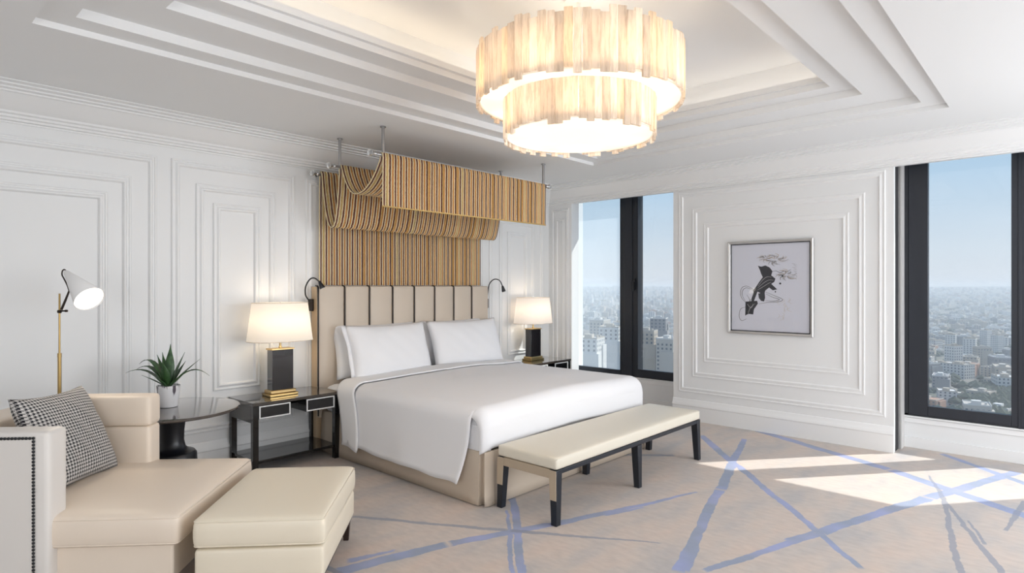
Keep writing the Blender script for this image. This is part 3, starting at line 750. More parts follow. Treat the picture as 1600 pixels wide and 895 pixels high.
# ------------------------------------------------------------------ canopy of striped cords over the headboard
can = empty('bed_canopy', (3.94, 4.74, 2.56), 0, 'draped canopy of striped orange, cream and maroon cords slung from ceiling rods above the headboard', 'canopy')
RY = (5.075, 4.745, 4.125); RZ = (2.535, 2.558, 2.575); cxl, cxr = 2.895, 4.985
def K(x, y, z): return (x - 3.94, y - 4.74, z - 2.56)
for k in range(3):
    xa, xb = (cxl - .05, cxr + .02) if k else (2.87, 4.99)
    MB().tube([K(xa, RY[k], RZ[k]), K(xb, RY[k], RZ[k])], .012, 12).build('rod', STEEL, can, smooth=True)
    for xx, sg in ((xa, -1), (xb, 1)):
        p = lambda d: K(xx + sg * d, RY[k], RZ[k])
        MB().tube([p(0), p(.006), p(.012), p(.022), p(.032), p(.040)], [.018, .020, .013, .011, .016, .018], 14).build('finial_collar', CHROME, can, smooth=True)
        MB().tube([p(.038), p(.046), p(.058), p(.070), p(.078)], [.014, .026, .031, .024, .008], 10).build('finial', CRYST, can, smooth=20, label='faceted crystal knob')
    if k:
        for xx in ((cxl + .02, cxr - .02) if k == 2 else (cxl + .0, cxr - .03)):
            MB().tube([K(xx, RY[k], RZ[k] + .01), K(xx, RY[k], H - .004)], .013, 12).lathe([(.024, H - .010 - 2.56), (.024, H - .001 - 2.56)], 16, (xx - 3.94, RY[k] - 4.74)).build('hanging_stem', STEEL, can, smooth=True)
    else:
        for xx in (2.90, 4.96):
            MB().tube([K(xx, RY[k], RZ[k]), K(xx, YW - .008, RZ[k])], .010, 10).build('wall_bracket', BRONZE, can, smooth=True)
def cordpath():
    P_ = []
    y1, y2, y3 = RY
    P_ += [(5.105, 1.512), (5.105, 1.8), (5.105, 2.1), (5.103, 2.4), (5.098, 2.52), (5.09, 2.555), (5.075, 2.562)]
    def loop(ya, za, yb, zb, yc, zc, n, pw=2.0):
        # left arm falls from (ya,za) to the bottom (yc,zc), right arm rises to (yb,zb)
        out = []
        for i in range(1, n):
            t = i / n; y = ya + (yb - ya) * (t - 0.10 * math.sin(2 * PI * t))
            u = (y - yc) / ((ya if y > yc else yb) - yc); z = zc + ((za if y > yc else zb) - zc) * abs(u) ** pw
            out.append((y, z))
        return out
    P_ += [(5.062, 2.54)]
    P_ += loop(5.062, 2.53, y2 + .014, RZ[1] - .02, 4.885, 2.035, 18, 2.6)
    P_ += [(y2 + .015, RZ[1]), (y2 + .005, RZ[1] + .018), (y2 - .010, RZ[1] + .016)]
    P_ += loop(y2 - .016, RZ[1] - .01, y3 + .014, RZ[2] - .02, 4.49, 2.295, 18, 2.2)
    P_ += [(y3 + .015, RZ[2]), (y3 + .004, RZ[2] + .018), (y3 - .012, RZ[2] + .014), (y3 - .018, RZ[2] - .02), (y3 - .016, 2.45), (y3 - .014, 2.30), (y3 - .014, 2.155)]
    return P_
PTH = cordpath()
cols = [mat('cord_cream', (.80, .67, .42), .7), mat('cord_orange', (.64, .29, .08), .7), mat('cord_maroon', (.13, .035, .03), .7), mat('cord_gold', (.66, .45, .17), .7)]
NS_ = 150; cm = MB()
rnd = random.Random(3)
for i in range(NS_):
    x = cxl + (cxr - cxl) * (i + .5) / NS_
    mi = (0, 2, 0, 1)[i % 4]
    if rnd.random() < .12: mi = 3
    dx = rnd.uniform(-.001, .001)
    rr = .0056 if mi != 2 else .0048
    yo = (.0025 if mi == 2 else 0)
    pts = [(x + dx * (1 + math.sin(q * .7 + i)), y, z) for q, (y, z) in enumerate(PTH)]
    cm.tube([K(*p) for p in pts], rr, 5, mi, caps=False)
cm.build('striped_cords', cols, can, smooth='all', kind='stuff')
MB().tube([K(cxl, RY[2] - .014, 2.156), K(cxr, RY[2] - .014, 2.156)], .007, 6).build('hem_cord', cols[3], can, smooth='all')
for hz in (2.20, 2.245): MB().tube([K(cxl, RY[2] - .0045, hz), K(cxr, RY[2] - .0045, hz)], .0035, 6).build('hem_cord', cols[3], can, smooth='all')

# ------------------------------------------------------------------ round side table and plant
rt = empty('side_table', (1.48, 4.59, 0), 0, 'round dark pedestal side table with polished stone top between armchair and nightstand', 'side table')
MB().lathe([(.41, .628), (.432, .633), (.437, .640), (.437, .646), (.432, .652), (.42, .654)], 72).build('top', TABLET, rt, smooth=30)
MB().lathe([(.17, 0), (.175, .02), (.16, .30), (.158, .335), (.145, .352), (.11, .362), (.088, .385), (.078, .43), (.080, .50), (.090, .58), (.105, .628)], 40).build('pedestal', BLACKS, rt, smooth=35)
pt_ = empty('potted_plant', (1.483, 4.66, .6545), 0, 'small green strappy-leaved plant in a white pot on the round side table', 'plant')
def pot_mat():
    m = bpy.data.materials.new('dripped_glaze'); m.use_nodes = True; nt = m.node_tree; b = nt.nodes['Principled BSDF']; b.inputs['Roughness'].default_value = .3
    t = nt.nodes.new('ShaderNodeTexCoord'); mp = nt.nodes.new('ShaderNodeMapping'); mp.inputs['Scale'].default_value = (38, 38, 7)
    n = nt.nodes.new('ShaderNodeTexNoise'); n.inputs['Scale'].default_value = 1.0; n.inputs['Detail'].default_value = 3
    s = nt.nodes.new('ShaderNodeSeparateXYZ'); a = nt.nodes.new('ShaderNodeMath'); a.operation = 'MULTIPLY_ADD'; a.inputs[1].default_value = 2.4; a.inputs[2].default_value = -.235
    ad = nt.nodes.new('ShaderNodeMath'); ad.operation = 'ADD'; r = nt.nodes.new('ShaderNodeValToRGB')
    nt.links.new(t.outputs['Object'], mp.inputs[0]); nt.links.new(mp.outputs[0], n.inputs[0]); nt.links.new(t.outputs['Object'], s.inputs[0]); nt.links.new(s.outputs['Z'], a.inputs[0])
    nt.links.new(n.outputs[0], ad.inputs[0]); nt.links.new(a.outputs[0], ad.inputs[1]); nt.links.new(ad.outputs[0], r.inputs[0])
    E = r.color_ramp.elements; E[0].position = .60; E[0].color = (.82, .82, .84, 1); E[1].position = .68; E[1].color = (.10, .08, .10, 1)
    nt.links.new(r.outputs[0], b.inputs['Base Color']); return m
MB().lathe([(.050, 0), (.058, .002), (.061, .012), (.075, .150), (.072, .152), (.068, .140)], 36).build('pot', pot_mat(), pt_, smooth=35)
MB().lathe([(.001, .139), (.069, .139)], 24, caps=False).build('soil', SOIL, pt_)
def leaf(ang, length, rise, droop, wid, lean=0):
    n = 9; L_c = []; dirv = Vector((math.cos(ang), math.sin(ang), 0)); sd = Vector((-math.sin(ang), math.cos(ang), 0))
    rows_ = []
    for k in range(n + 1):
        t = k / n; r_ = length * (t ** 1.1) ; z = .135 + rise * (math.sin(t * PI * .62) if droop > .012 else t) - droop * t ** 3
        p = dirv * (.012 + r_) + sd * lean * t * t; wv = wid * (math.sin(PI * min(1, t * .92 + .06)) ** .8) * (1 - t ** 2.5) + .0012
        rows_.append([p + sd * (-wv) + Vector((0, 0, z + wv * .35)), p + Vector((0, 0, z)), p + sd * wv + Vector((0, 0, z + wv * .35))])
    mb = MB(); mb.grid(rows_); o = mb.build('leaf', LEAF, pt_, smooth='all'); mm = o.modifiers.new('s', 'SOLIDIFY'); mm.thickness = .0012
CA = math.atan2(-.735, .678)   # direction that reads as "right" in the view
for a, l, r, d, w_ in ((0.15, .26, .14, .055, .014), (.55, .19, .19, .0, .017), (-.35, .13, .10, .0, .012), (1.2, .13, .17, .0, .012), (PI / 2 + .3, .05, .30, .0, .020), (-PI / 2, .06, .19, .0, .020), (PI / 2 + .9, .09, .24, .0, .014),
                       (PI - .25, .24, .20, .03, .015), (PI - .05, .22, .155, .02, .018), (PI + .12, .27, .135, .02, .015), (PI - .6, .15, .22, .0, .013), (PI + .6, .15, .10, .0, .013), (.9, .10, .24, .0, .013), (-1.9, .09, .08, 0, .012)):
    leaf(CA + a, l, r, d, w_ * 1.8)

# ------------------------------------------------------------------ floor lamp
fx, fy = .872, 4.73
fl = empty('floor_lamp', (fx, fy, 0), 0, 'slim brass floor lamp with a tilted white cone shade behind the armchair', 'lamp')
Rv = Vector((.678, -.735, 0)); Fv = Vector((.735, .678, 0)); Uv = Vector((0, 0, 1))
MB().lathe([(.13, 0), (.13, .012), (.125, .018), (.02, .022)], 36).build('base', BRASS, fl, smooth=30)
MB().tube([(0, 0, .02), (0, 0, 1.06)], .0105, 14).build('lower_pole', BRASS, fl, smooth=True)
MB().tube([(0, 0, 1.06), (0, 0, 1.455)], .0055, 12).tube([(0, 0, 1.05), (0, 0, 1.075)], .0115, 14).build('upper_pole', BRASS, fl, smooth=True)
def FP(r_, u_, f_=0): return Rv * r_ + Uv * u_ + Fv * f_
sc = 3.86 / 943
def px(u, v, f_=0):
    k = (3.86 + f_) / 943; return FP((u - 800) * k + 707 * sc, 1.5 + (448 - v) * k, f_)
MB().tube([px(91, 487), px(95, 487)], .011, 10).tube([px(92, 486), px(104, 486)], .005, 8).tube([px(102, 486), px(105, 486)], .008, 10).build('clamp', BRONZE, fl, smooth=True)
MB().tube([px(96, 484), px(102, 470), px(108, 455)], [.0075, .007, .0055], 8).tube(bez([px(108, 455), px(105, 446), px(100, 436), px(97, 430), px(97.5, 424), px(100.5, 421.5), px(103, 424)], 4), .0042, 8).build('swing_arm', BRONZE, fl, smooth=True)
apex = px(102, 424); axis = px(140, 468, -.10) - px(102, 424); axl = axis.length; ax = axis.normalized()
CONE = mat('white_cone_shade', (.84, .84, .84), .45)
n = 40; a1 = ax.cross(Uv).normalized(); a2 = a1.cross(ax).normalized()
prof = [(.004, 0), (.013, .012), (.086, axl)]
def conegrid(off): return [[apex + ax * d + (a1 * math.cos(2 * PI * i / n) + a2 * math.sin(2 * PI * i / n)) * (r_ - off) for i in range(n)] for r_, d in prof]
cmb = MB(); cmb.grid(conegrid(0), close=True); co = cmb.build('shade', CONE, fl, smooth='all'); mm = co.modifiers.new('s', 'SOLIDIFY'); mm.thickness = .002
MB().tube([apex + ax * (axl - .012), apex + ax * (axl - .008)], .080, 36).build('diffuser', mat('lit_diffuser', (1, .95, .85), .5, emit=((1, .93, .82), 3.2)), fl, smooth=True)
lg = bpy.data.lights.new('floor_lamp_glow', 'SPOT'); lg.energy = 6; lg.color = (1, .85, .66); lg.spot_size = math.radians(120); lg.spot_blend = .6; lg.shadow_soft_size = .05
lo = bpy.data.objects.new('floor_lamp_glow', lg); COL.objects.link(lo); lo.parent = fl; lo.location = apex + ax * (axl + .02); lo.rotation_euler = ax.to_track_quat('-Z', 'Y').to_euler()

# ------------------------------------------------------------------ armchair and ottoman
RZ_ = -math.radians(47.306) + math.radians(4)
def cw(lat, dep): return (Rv * lat + Fv * dep)
o_ = cw(-1.545, 2.79)
ac = empty('armchair', (o_.x, o_.y, 0), RZ_, 'large cream leather armchair with dark nailheads and a deep seat at lower left', 'armchair')
YC = .95
MB().box(-1.17, -.035, .03, YC - .02, .13, .30).build('base', CREAM, ac, bevel=.012, seg=3)
MB().puff(-1.10, 0, .0, YC, .296, .445, .028, .016, 14, .006).build('seat_cushion', CREAM, ac, smooth='all', merge=.0004)
def rim(x0, x1, y0, y1, z, rc, r_):
    pts = []
    for cx_, cy_, a0 in ((x1 - rc, y1 - rc, 0), (x0 + rc, y1 - rc, 90), (x0 + rc, y0 + rc, 180), (x1 - rc, y0 + rc, 270)):
        for k in range(5):
            a = math.radians(a0 + 90 * k / 4); pts.append((cx_ + rc * math.cos(a), cy_ + rc * math.sin(a), z))
    pts.append(pts[0]); return MB().tube(pts, r_, 6)
rim(-1.1, -.002, .002, YC - .002, .430, .02, .0035).build('piping', CREAM, ac, smooth='all')
rim(-1.1, -.002, .002, YC - .002, .312, .02, .0035).build('piping', CREAM, ac, smooth='all')
MB().puff(-1.25, -.55, -.03, .105, .10, .845, .022, 0, 6).build('arm', SIDEL, ac, smooth='all', merge=.0004)
MB().puff(-1.25, -.55, YC - .12, YC + .015, .10, .672, .022, 0, 6).build('arm', CREAM, ac, smooth='all', merge=.0004)
MB().puff(-1.12, -.548, YC - .125, YC + .017, .670, .85, .024, .0, 6).build('arm_roll', CREAM, ac, smooth='all', merge=.0004)
MB().puff(-1.34, -1.10, .08, YC - .10, .10, .80, .03, .0, 6).build('backrest', CREAM, ac, smooth='all', merge=.0004)
MB().box(-1.22, -.615, -.036, -.029, .115, .812).build('side_panel', SIDEL, ac, bevel=.003)
nl = None
def nail(x, z):
    global nl
    if nl is None:
        nl = MB().lathe([(.0072, 0), (.0068, .0022), (.0045, .0042), (.001, .005)], 8).build('nail_head', NAIL, ac, smooth='all'); o = nl
    else: o = nl.copy(); COL.objects.link(o)
    o.location = (x, -.0355, z); o.rotation_euler = (PI / 2, 0, 0)
zz = .818
x = -.610
while x > -1.22: nail(x, zz); x -= .0152
z = .818 - .0152
while z > .12: nail(-.610, z); z -= .0152
for lx, ly in ((-.10, .06), (-.10, YC - .10), (-1.15, .06), (-1.15, YC - .10)):
    MB().hexa([(lx - .016, ly - .016, 0), (lx + .016, ly - .016, 0), (lx + .016, ly + .016, 0), (lx - .016, ly + .016, 0)], [(lx - .024, ly - .024, .131), (lx + .024, ly - .024, .131), (lx + .024, ly + .024, .131), (lx - .024, ly + .024, .131)]).build('leg', WOODLEG, ac)
o_ = cw(-1.465, 2.775)
ot = empty('ottoman', (o_.x, o_.y, 0), RZ_ + .01, 'square cream leather ottoman with dark tapered legs in front of the armchair', 'ottoman')
OW, OD = .585, .80
MB().puff(0.0, OW, 0, OD, .135, .286, .018, 0, 8).build('base', CREAM2, ot, smooth='all', merge=.0004)
MB().puff(-.004, OW + .004, -.004, OD + .004, .288, .428, .028, .016, 12, .005).build('cushion', CREAM2, ot, smooth='all', merge=.0004)
for z in (.414, .302): rim(-.002, OW + .002, -.002, OD + .002, z, .02, .0035).build('piping', CREAM2, ot, smooth='all')
MB().box(.012, OW - .012, .012, OD - .012, .118, .134).build('rail', WOODLEG, ot)
for lx in (.04, OW - .04):
    for ly in (.04, OD - .04):
        MB().hexa([(lx - .014, ly - .014, 0), (lx + .014, ly - .014, 0), (lx + .014, ly + .014, 0), (lx - .014, ly + .014, 0)], [(lx - .022, ly - .022, .119), (lx + .022, ly - .022, .119), (lx + .022, ly + .022, .119), (lx - .022, ly + .022, .119)]).build('leg', WOODLEG, ot)
# houndstooth cushion
def hound():
    m = bpy.data.materials.new('houndstooth_weave'); m.use_nodes = True; nt = m.node_tree; b = nt.nodes['Principled BSDF']; b.inputs['Roughness'].default_value = .85
    t = nt.nodes.new('ShaderNodeTexCoord'); s = nt.nodes.new('ShaderNodeSeparateXYZ'); nt.links.new(t.outputs['Object'], s.inputs[0])
    def M(op, a, c, clamp=False):
        n = nt.nodes.new('ShaderNodeMath'); n.operation = op; n.use_clamp = clamp
        for i, x in enumerate((a, c)):
            if x is None: continue
            if isinstance(x, (int, float)): n.inputs[i].default_value = x
            else: nt.links.new(x, n.inputs[i])
        return n.outputs[0]
    u = M('MULTIPLY', s.outputs['X'], 58); v = M('MULTIPLY', s.outputs['Y'], 58)
    fu, fv = M('FRACT', u, None), M('FRACT', v, None)
    bu_, bv = M('GREATER_THAN', fu, .5), M('GREATER_THAN', fv, .5)
    diag = M('GREATER_THAN', M('FRACT', M('MULTIPLY', M('ADD', u, v), 2), None), .5)
    same = M('MULTIPLY', bu_, bv); diff = M('ABSOLUTE', M('SUBTRACT', bu_, bv), None)
    val = M('ADD', same, M('MULTIPLY', diff, diag), True)
    r = nt.nodes.new('ShaderNodeMixRGB'); nt.links.new(val, r.inputs[0]); r.inputs[1].default_value = (.62, .60, .58, 1); r.inputs[2].default_value = (.018, .018, .022, 1)
    nt.links.new(r.outputs[0], b.inputs['Base Color'])
    bp = nt.nodes.new('ShaderNodeBump'); bp.inputs['Strength'].default_value = .4; bp.inputs['Distance'].default_value = .002; nt.links.new(val, bp.inputs['Height']); nt.links.new(bp.outputs[0], b.inputs['Normal'])
    return m
cu = pillow_mb(.52, .53, .17, 30, seed=9).build('throw_cushion', hound(), smooth='all', merge=.0003)
tag(cu, 'black and white houndstooth cushion leaning in the cream armchair', 'cushion')
bl = cw(-2.29, 3.02) + Uv * .452; br = cw(-2.30, 3.50) + Uv * .452; tl = cw(-2.50, 3.02) + Uv * .90
U_ = (br - bl).normalized(); V_ = (tl - bl); V_ = (V_ - U_ * V_.dot(U_)).normalized(); V_ = (V_ + U_ * .03).normalized(); U2 = (U_ - V_ * U_.dot(V_)).normalized(); N_ = U2.cross(V_)
cen = (bl + br) / 2 + V_ * .262 - N_ * 0
cu.matrix_world = Matrix(((U2.x, V_.x, N_.x, cen.x), (U2.y, V_.y, N_.y, cen.y), (U2.z, V_.z, N_.z, cen.z), (0, 0, 0, 1)))

# ------------------------------------------------------------------ framed drawing
py0, py1, pz0, pz1 = 1.83, 2.682, 1.004, 1.974
pic = empty('framed_picture', (XW, (py0 + py1) / 2, pz0), 0, 'abstract ink drawing of a dark plant form in a thin silver frame between the windows', 'picture')
yc = (py0 + py1) / 2
def PF(y0, y1, z0, z1, x0, x1, mb): return mb.box(x0, x1, y0 - yc, y1 - yc, z0 - pz0, z1 - pz0)
fr_ = MB(); t = .028
vsf = []
prof = [(0, -.001), (0, -.028), (.008, -.036), (t - .004, -.030), (t, -.024), (t, -.012)]
for o1, d1 in prof:
    for y, z in ((py0 + o1, pz0 + o1), (py1 - o1, pz0 + o1), (py1 - o1, pz1 - o1), (py0 + o1, pz1 - o1)): vsf.append((d1, y - yc, z - pz0))
fr_.add(vsf, [(j * 4 + i, (j + 1) * 4 + i, (j + 1) * 4 + (i + 1) % 4, j * 4 + (i + 1) % 4) for j in range(len(prof) - 1) for i in range(4)])
fr_.build('frame', mat('silver_leaf', (.55, .545, .535), .42, .7), pic, smooth=20)
ib = MB(); q = t; g_ = .008
for a, b2, c2, d2 in ((py0 + q, py1 - q, pz0 + q, pz0 + q + g_), (py0 + q, py1 - q, pz1 - q - g_, pz1 - q), (py0 + q, py0 + q + g_, pz0 + q + g_, pz1 - q - g_), (py1 - q - g_, py1 - q, pz0 + q + g_, pz1 - q - g_)): PF(a, b2, c2, d2, -.022, -.008, ib)
ib.build('inner_edge', BLACK, pic)
PAPER = mat('drawing_paper', (.72, .72, .76), .8)
PF(py0 + q + g_, py1 - q - g_, pz0 + q + g_, pz1 - q - g_, -.012, -.004, MB()).build('paper', PAPER, pic)
# the drawing: flat ink shapes; (a, b) run 0..895 over a 200 px square view of the picture
PW, PH = (py1 - py0), (pz1 - pz0)
def A(a, b, d=.0125):
    fa = (a - 165) / (745 - 165); fb = (b - 130 + (0 if True else 0)) / (770 - 130)
    # undo the slight keystone of the view
    return (-d, (py1 - yc) - fa * PW, PH - fb * PH)
INK = mat('black_ink', (.018, .018, .022), .6); INKG = mat('grey_ink', (.22, .21, .20), .7); OCH = mat('ochre_ink', (.45, .33, .20), .8); PALE = mat('pale_wash', (.60, .57, .55), .8)
def blot(pts, m, d=.0128, nm='ink_shape'):
    P_ = [A(a, b, d) for a, b in pts]; c0 = tuple(sum(p[k] for p in P_) / len(P_) for k in range(3))
    mb = MB(); n = len(P_); mb.add(P_ + [c0], [(i, n, (i + 1) % n) for i in range(n)]); return mb.build(nm, m, pic)
def line(pts, r_, m, d=.0128, nm='ink_line', n=6):
    P_ = bez([A(a, b, d) for a, b in pts], n); mb = MB(); L = []
    for k, p in enumerate(P_):
        a = P_[max(k - 1, 0)]; b = P_[min(k + 1, len(P_) - 1)]; t_ = (b - a); t_.x = 0
        if t_.length < 1e-9: t_ = Vector((0, 1, 0))
        t_.normalize(); w_ = r_ * (.4 + .6 * math.sin(PI * k / max(1, len(P_) - 1))); nv = Vector((0, -t_.z, t_.y)) * w_
        L.append([p + nv, p - nv])
    mb.grid(L); return mb.build(nm, m, pic)
blot([(378, 300), (400, 308), (430, 300), (460, 315), (478, 340), (470, 368), (498, 390), (490, 412), (470, 425), (510, 462), (480, 468), (455, 450), (430, 470), (425, 485), (400, 490), (375, 478), (350, 492), (345, 470), (368, 440), (392, 405), (412, 380), (400, 355), (392, 330)], INK)
blot([(380, 490), (425, 485), (428, 520), (420, 545), (400, 540), (385, 522)], INK)
blot([(350, 480), (378, 470), (352, 540), (330, 560), (335, 520)], INK)
blot([(290, 548), (372, 540), (378, 560), (350, 600), (345, 635), (310, 632), (288, 645)], INK)
for pts in ([(380, 440), (410, 400), (440, 378), (470, 380)], [(375, 455), (410, 425), (450, 400), (485, 400)], [(372, 468), (405, 450), (440, 428), (470, 412)], [(300, 560), (330, 590), (345, 560)], [(310, 630), (325, 590), (360, 560)]): line(pts, .0016, PALE, .0134)
for pts in ([(350, 465), (300, 440), (262, 455), (255, 500), (272, 535), (295, 555)], [(345, 470), (300, 452), (272, 468), (268, 505), (290, 545)], [(430, 480), (480, 500), (545, 528), (520, 545), (450, 550), (385, 562)], [(432, 492), (480, 515), (525, 530), (490, 540), (430, 540)], [(300, 500), (320, 540), (300, 590), (310, 640)], [(290, 585), (255, 600), (245, 650), (262, 680), (300, 665)], [(340, 520), (310, 560), (295, 620)]): line(pts, .0032, INKG)
for pts in ([(470, 345), (500, 338), (530, 350), (560, 340), (590, 350)], [(500, 360), (540, 370), (575, 345), (600, 330)]): line(pts, .0022, INK)
rd = random.Random(5)
for k in range(96):
    cx_, cy_ = (505, 262) if k < 34 else ((572, 365) if k < 66 else (430, 250)); R_ = 62 if k < 34 else (58 if k < 66 else 42)
    a = rd.uniform(0, 2 * PI); l = rd.uniform(.5, 1.0) * R_
    p1 = (cx_ + math.cos(a) * l * .25, cy_ + math.sin(a) * l * .2); p2 = (cx_ + math.cos(a + .3) * l * .7 * 1.3, cy_ + math.sin(a + .3) * l * .55); p3 = (cx_ + math.cos(a - .1) * l * 1.45, cy_ + math.sin(a - .1) * l * .75)
    line([p1, p2, p3], rd.choice((.0014, .002, .0026)), (INKG, OCH, PALE, INKG)[k % 4], .0128 + k * .00001, n=4)
for k in range(9):
    a = rd.uniform(-.8, 1.2); line([(620 + 6 * k * 0 + rd.uniform(-30, 25), 290 + k * 12), (640, 300 + k * 12)], .0014, INKG, .0129, n=2)
for k in range(14):
    a_, b2 = rd.uniform(510, 610), rd.uniform(500, 650); line([(a_, b2), (a_ + rd.uniform(-25, 25), b2 + 14), (a_ + rd.uniform(-20, 20), b2 + 30)], .003, mat('faint_ochre_wash', (.66, .62, .58), .8), .0128, n=3)
for a_, b2, r_ in ((530, 423, 7), (498, 478, 5), (545, 372, 6)): blot([(a_ + r_ * math.cos(k), b2 + r_ * math.sin(k)) for k in [2 * PI * q / 8 for q in range(8)]], INK, .0136, 'ink_dot')
PF(py0 + q, py1 - q, pz0 + q, pz1 - q, -.0185, -.017, MB()).build('glazing', glass_mat('picture_glass', (.98, .985, 1), .03), pic)

# ------------------------------------------------------------------ city far below
GZ = -110.0
def gz(d):
    t = max(0, min(1, (d - 2000) / 6500)); return GZ + 104 * (t * t * (3 - 2 * t)) + (5 * math.sin(d * .004) if d > 900 else 0) * min(1, (d - 900) / 900 if d > 900 else 0)
def ground_z(x, y):
    d = math.hypot(x, y); return gz(d) + 6 * math.sin(x * .0031 + 1) * math.sin(y * .0027) * min(1, max(0, (d - 600) / 1500))
GRD = mat('dry_city_ground', (.22, .20, .17), .95, var=(.02, (.10, .11, .08)))
gm = MB(); G = []
for j in range(61):
    d = 60 * (12000 / 60) ** (j / 60); row = []
    for i in range(49):
        a = math.radians(-35 + 100 * i / 48); x, y = d * math.cos(a), d * math.sin(a); row.append((x + 8, y, ground_z(x, y)))
    G.append(row)
gm.grid([r[::-1] for r in G]); struct(gm.build('ground_1', GRD, smooth='all'))
WALLS = [mat('stone_%s' % n, c, .85) for n, c in (('pale', (.46, .42, .37)), ('cream', (.43, .37, .30)), ('white', (.60, .58, .55)), ('grey', (.28, .27, .27)), ('terracotta', (.38, .22, .15)))]
WIN = mat('far_window_glass', (.06, .075, .10), .3)
def bld_mesh(w_, d_, h_, rnd, wall_i, win=True, detail=True):
    """returns walls MB, roof MB, windows MB; origin at ground centre"""
    wl = MB().box(-w_ / 2, w_ / 2, -d_ / 2, d_ / 2, -6, h_)
    if detail and rnd.random() < .6:
        wl.box(-w_ / 2 - 1.2, -w_ / 2 + w_ * .35, -d_ / 2 - 1.5, d_ / 2 * .4, -6, h_ * .86); wl.box(w_ * .12, w_ / 2 + 1.1, -d_ / 2 - 1.0, d_ / 2, -6, h_ * .93)
    rf = MB()
    for a in ((-w_ / 2, w_ / 2, -d_ / 2, -d_ / 2 + .3), (-w_ / 2, w_ / 2, d_ / 2 - .3, d_ / 2), (-w_ / 2, -w_ / 2 + .3, -d_ / 2, d_ / 2), (w_ / 2 - .3, w_ / 2, -d_ / 2, d_ / 2)): rf.box(*a, h_, h_ + .9)
    rf.box(-w_ * .2, w_ * .08, -d_ * .15, d_ * .2, h_, h_ + 2.8)
    for k in range(3):
        x, y = rnd.uniform(-w_ * .4, w_ * .4), rnd.uniform(-d_ * .4, d_ * .4); rf.box(x, x + 1.6, y, y + 1.4, h_, h_ + 1.8)
    wn = MB(); nf = max(1, int(h_ / 3.2))
    for fl_ in range(nf):
        z = 1.0 + fl_ * 3.2
        k = int(w_ / 3.4)
        for i in range(k):
            x = -w_ / 2 + w_ * (i + .5) / k
            wn.box(x - .75, x + .75, -d_ / 2 - .06, -d_ / 2 + .2, z, z + 1.6); wn.box(x - .75, x + .75, d_ / 2 - .2, d_ / 2 + .06, z, z + 1.6)
        k = int(d_ / 3.4)
        for i in range(k):
            y = -d_ / 2 + d_ * (i + .5) / k; wn.box(-w_ / 2 - .06, -w_ / 2 + .2, y - .75, y + .75, z, z + 1.6)
    return wl, rf, wn
def building(nm, w_, d_, h_, x, y, rz, ci, label, group, seed, cat='building'):
    rnd = random.Random(seed); wl, rf, wn = bld_mesh(w_, d_, h_, rnd, ci)
    t = empty(nm, (x, y, ground_z(x, y)), rz, label, cat, group)
    t['hue'] = ci
    wl.build('walls', WALLS[ci], t); rf.build('roof', WALLS[(ci + 2) % 3], t); wn.build('windows', WIN, t, kind='stuff')
    return t
def polar(az, d): return d * math.cos(math.radians(az)), d * math.sin(math.radians(az))
hand = [  # azimuth deg from the window-wall normal, distance, w, d, h, colour, label
    (35.3, 262, 20, 16, 44, 2, 'tall white apartment tower low in the left pane of the left window'),
    (33.4, 300, 22, 16, 48, 2, 'white gridded tower beside the dark mullion in the left window'),
    (34.4, 380, 18, 16, 46, 0, 'pale tower seen between the two white towers in the left window'),
    (30.1, 300, 13, 15, 45, 1, 'narrow beige tower right of the dark mullion in the left window'),
    (29.0, 360, 17, 15, 50, 3, 'grey tower in the right pane of the left window'),
    (28.2, 292, 15, 14, 40, 0, 'pale tower at the right edge of the left window'),
    (7.2, 330, 26, 16, 13, 2, 'low white block at lower left of the right window'),
    (5.1, 345, 20, 17, 17, 0, 'cream villa block in the middle of the right window'),
    (5.6, 560, 34, 16, 12, 4, 'terracotta-coloured block halfway up the right window'),
    (7.3, 470, 30, 14, 13, 3, 'long grey block at the left of the right window'),
    (3.6, 520, 36, 16, 17, 1, 'beige terrace at the right edge of the right window'),
    (3.3, 310, 16, 14, 9, 0, 'small pale house at the lower right of the right window'),
]
occ = []
for k, (az, d, w_, d2, h_, ci, lab) in enumerate(hand):
    d *= 1.7; h_ = h_ + 30 if h_ > 30 else h_ * 1.25; x, y = polar(az, d); building('apartment_building', w_, d2, h_, x, y, math.radians(az * .5 + 8 * math.sin(k * 2.1)), ci, lab, 'city buildings', 40 + k); occ.append((x, y, 20))
rnd = random.Random(11)
protos = []
def in_w(az): return 1.5 < az < 9.8 or 25.5 < az < 38.5
cnt = 0; far = [MB() for _ in WALLS]; farw = MB()
d = 420
trees = MB()
def blob(mb, x, y, z, r_):
    vs = []; P_ = [(0, 0, 1.1), (.9, 0, .4), (.28, .86, .4), (-.73, .53, .4), (-.73, -.53, .4), (.28, -.86, .4), (.8, .4, -.3), (-.1, .9, -.3), (-.9, 0, -.3), (-.1, -.9, -.3), (.8, -.4, -.3)]
    vs = [(x + a * r_ * rnd.uniform(.8, 1.2), y + b * r_ * rnd.uniform(.8, 1.2), z + c * r_ * .8) for a, b, c in P_]
    mb.add(vs, [(0, 1, 2), (0, 2, 3), (0, 3, 4), (0, 4, 5), (0, 5, 1), (1, 6, 2), (2, 7, 3), (3, 8, 4), (4, 9, 5), (5, 10, 1), (2, 6, 7), (3, 7, 8), (4, 8, 9), (5, 9, 10), (1, 10, 6)])
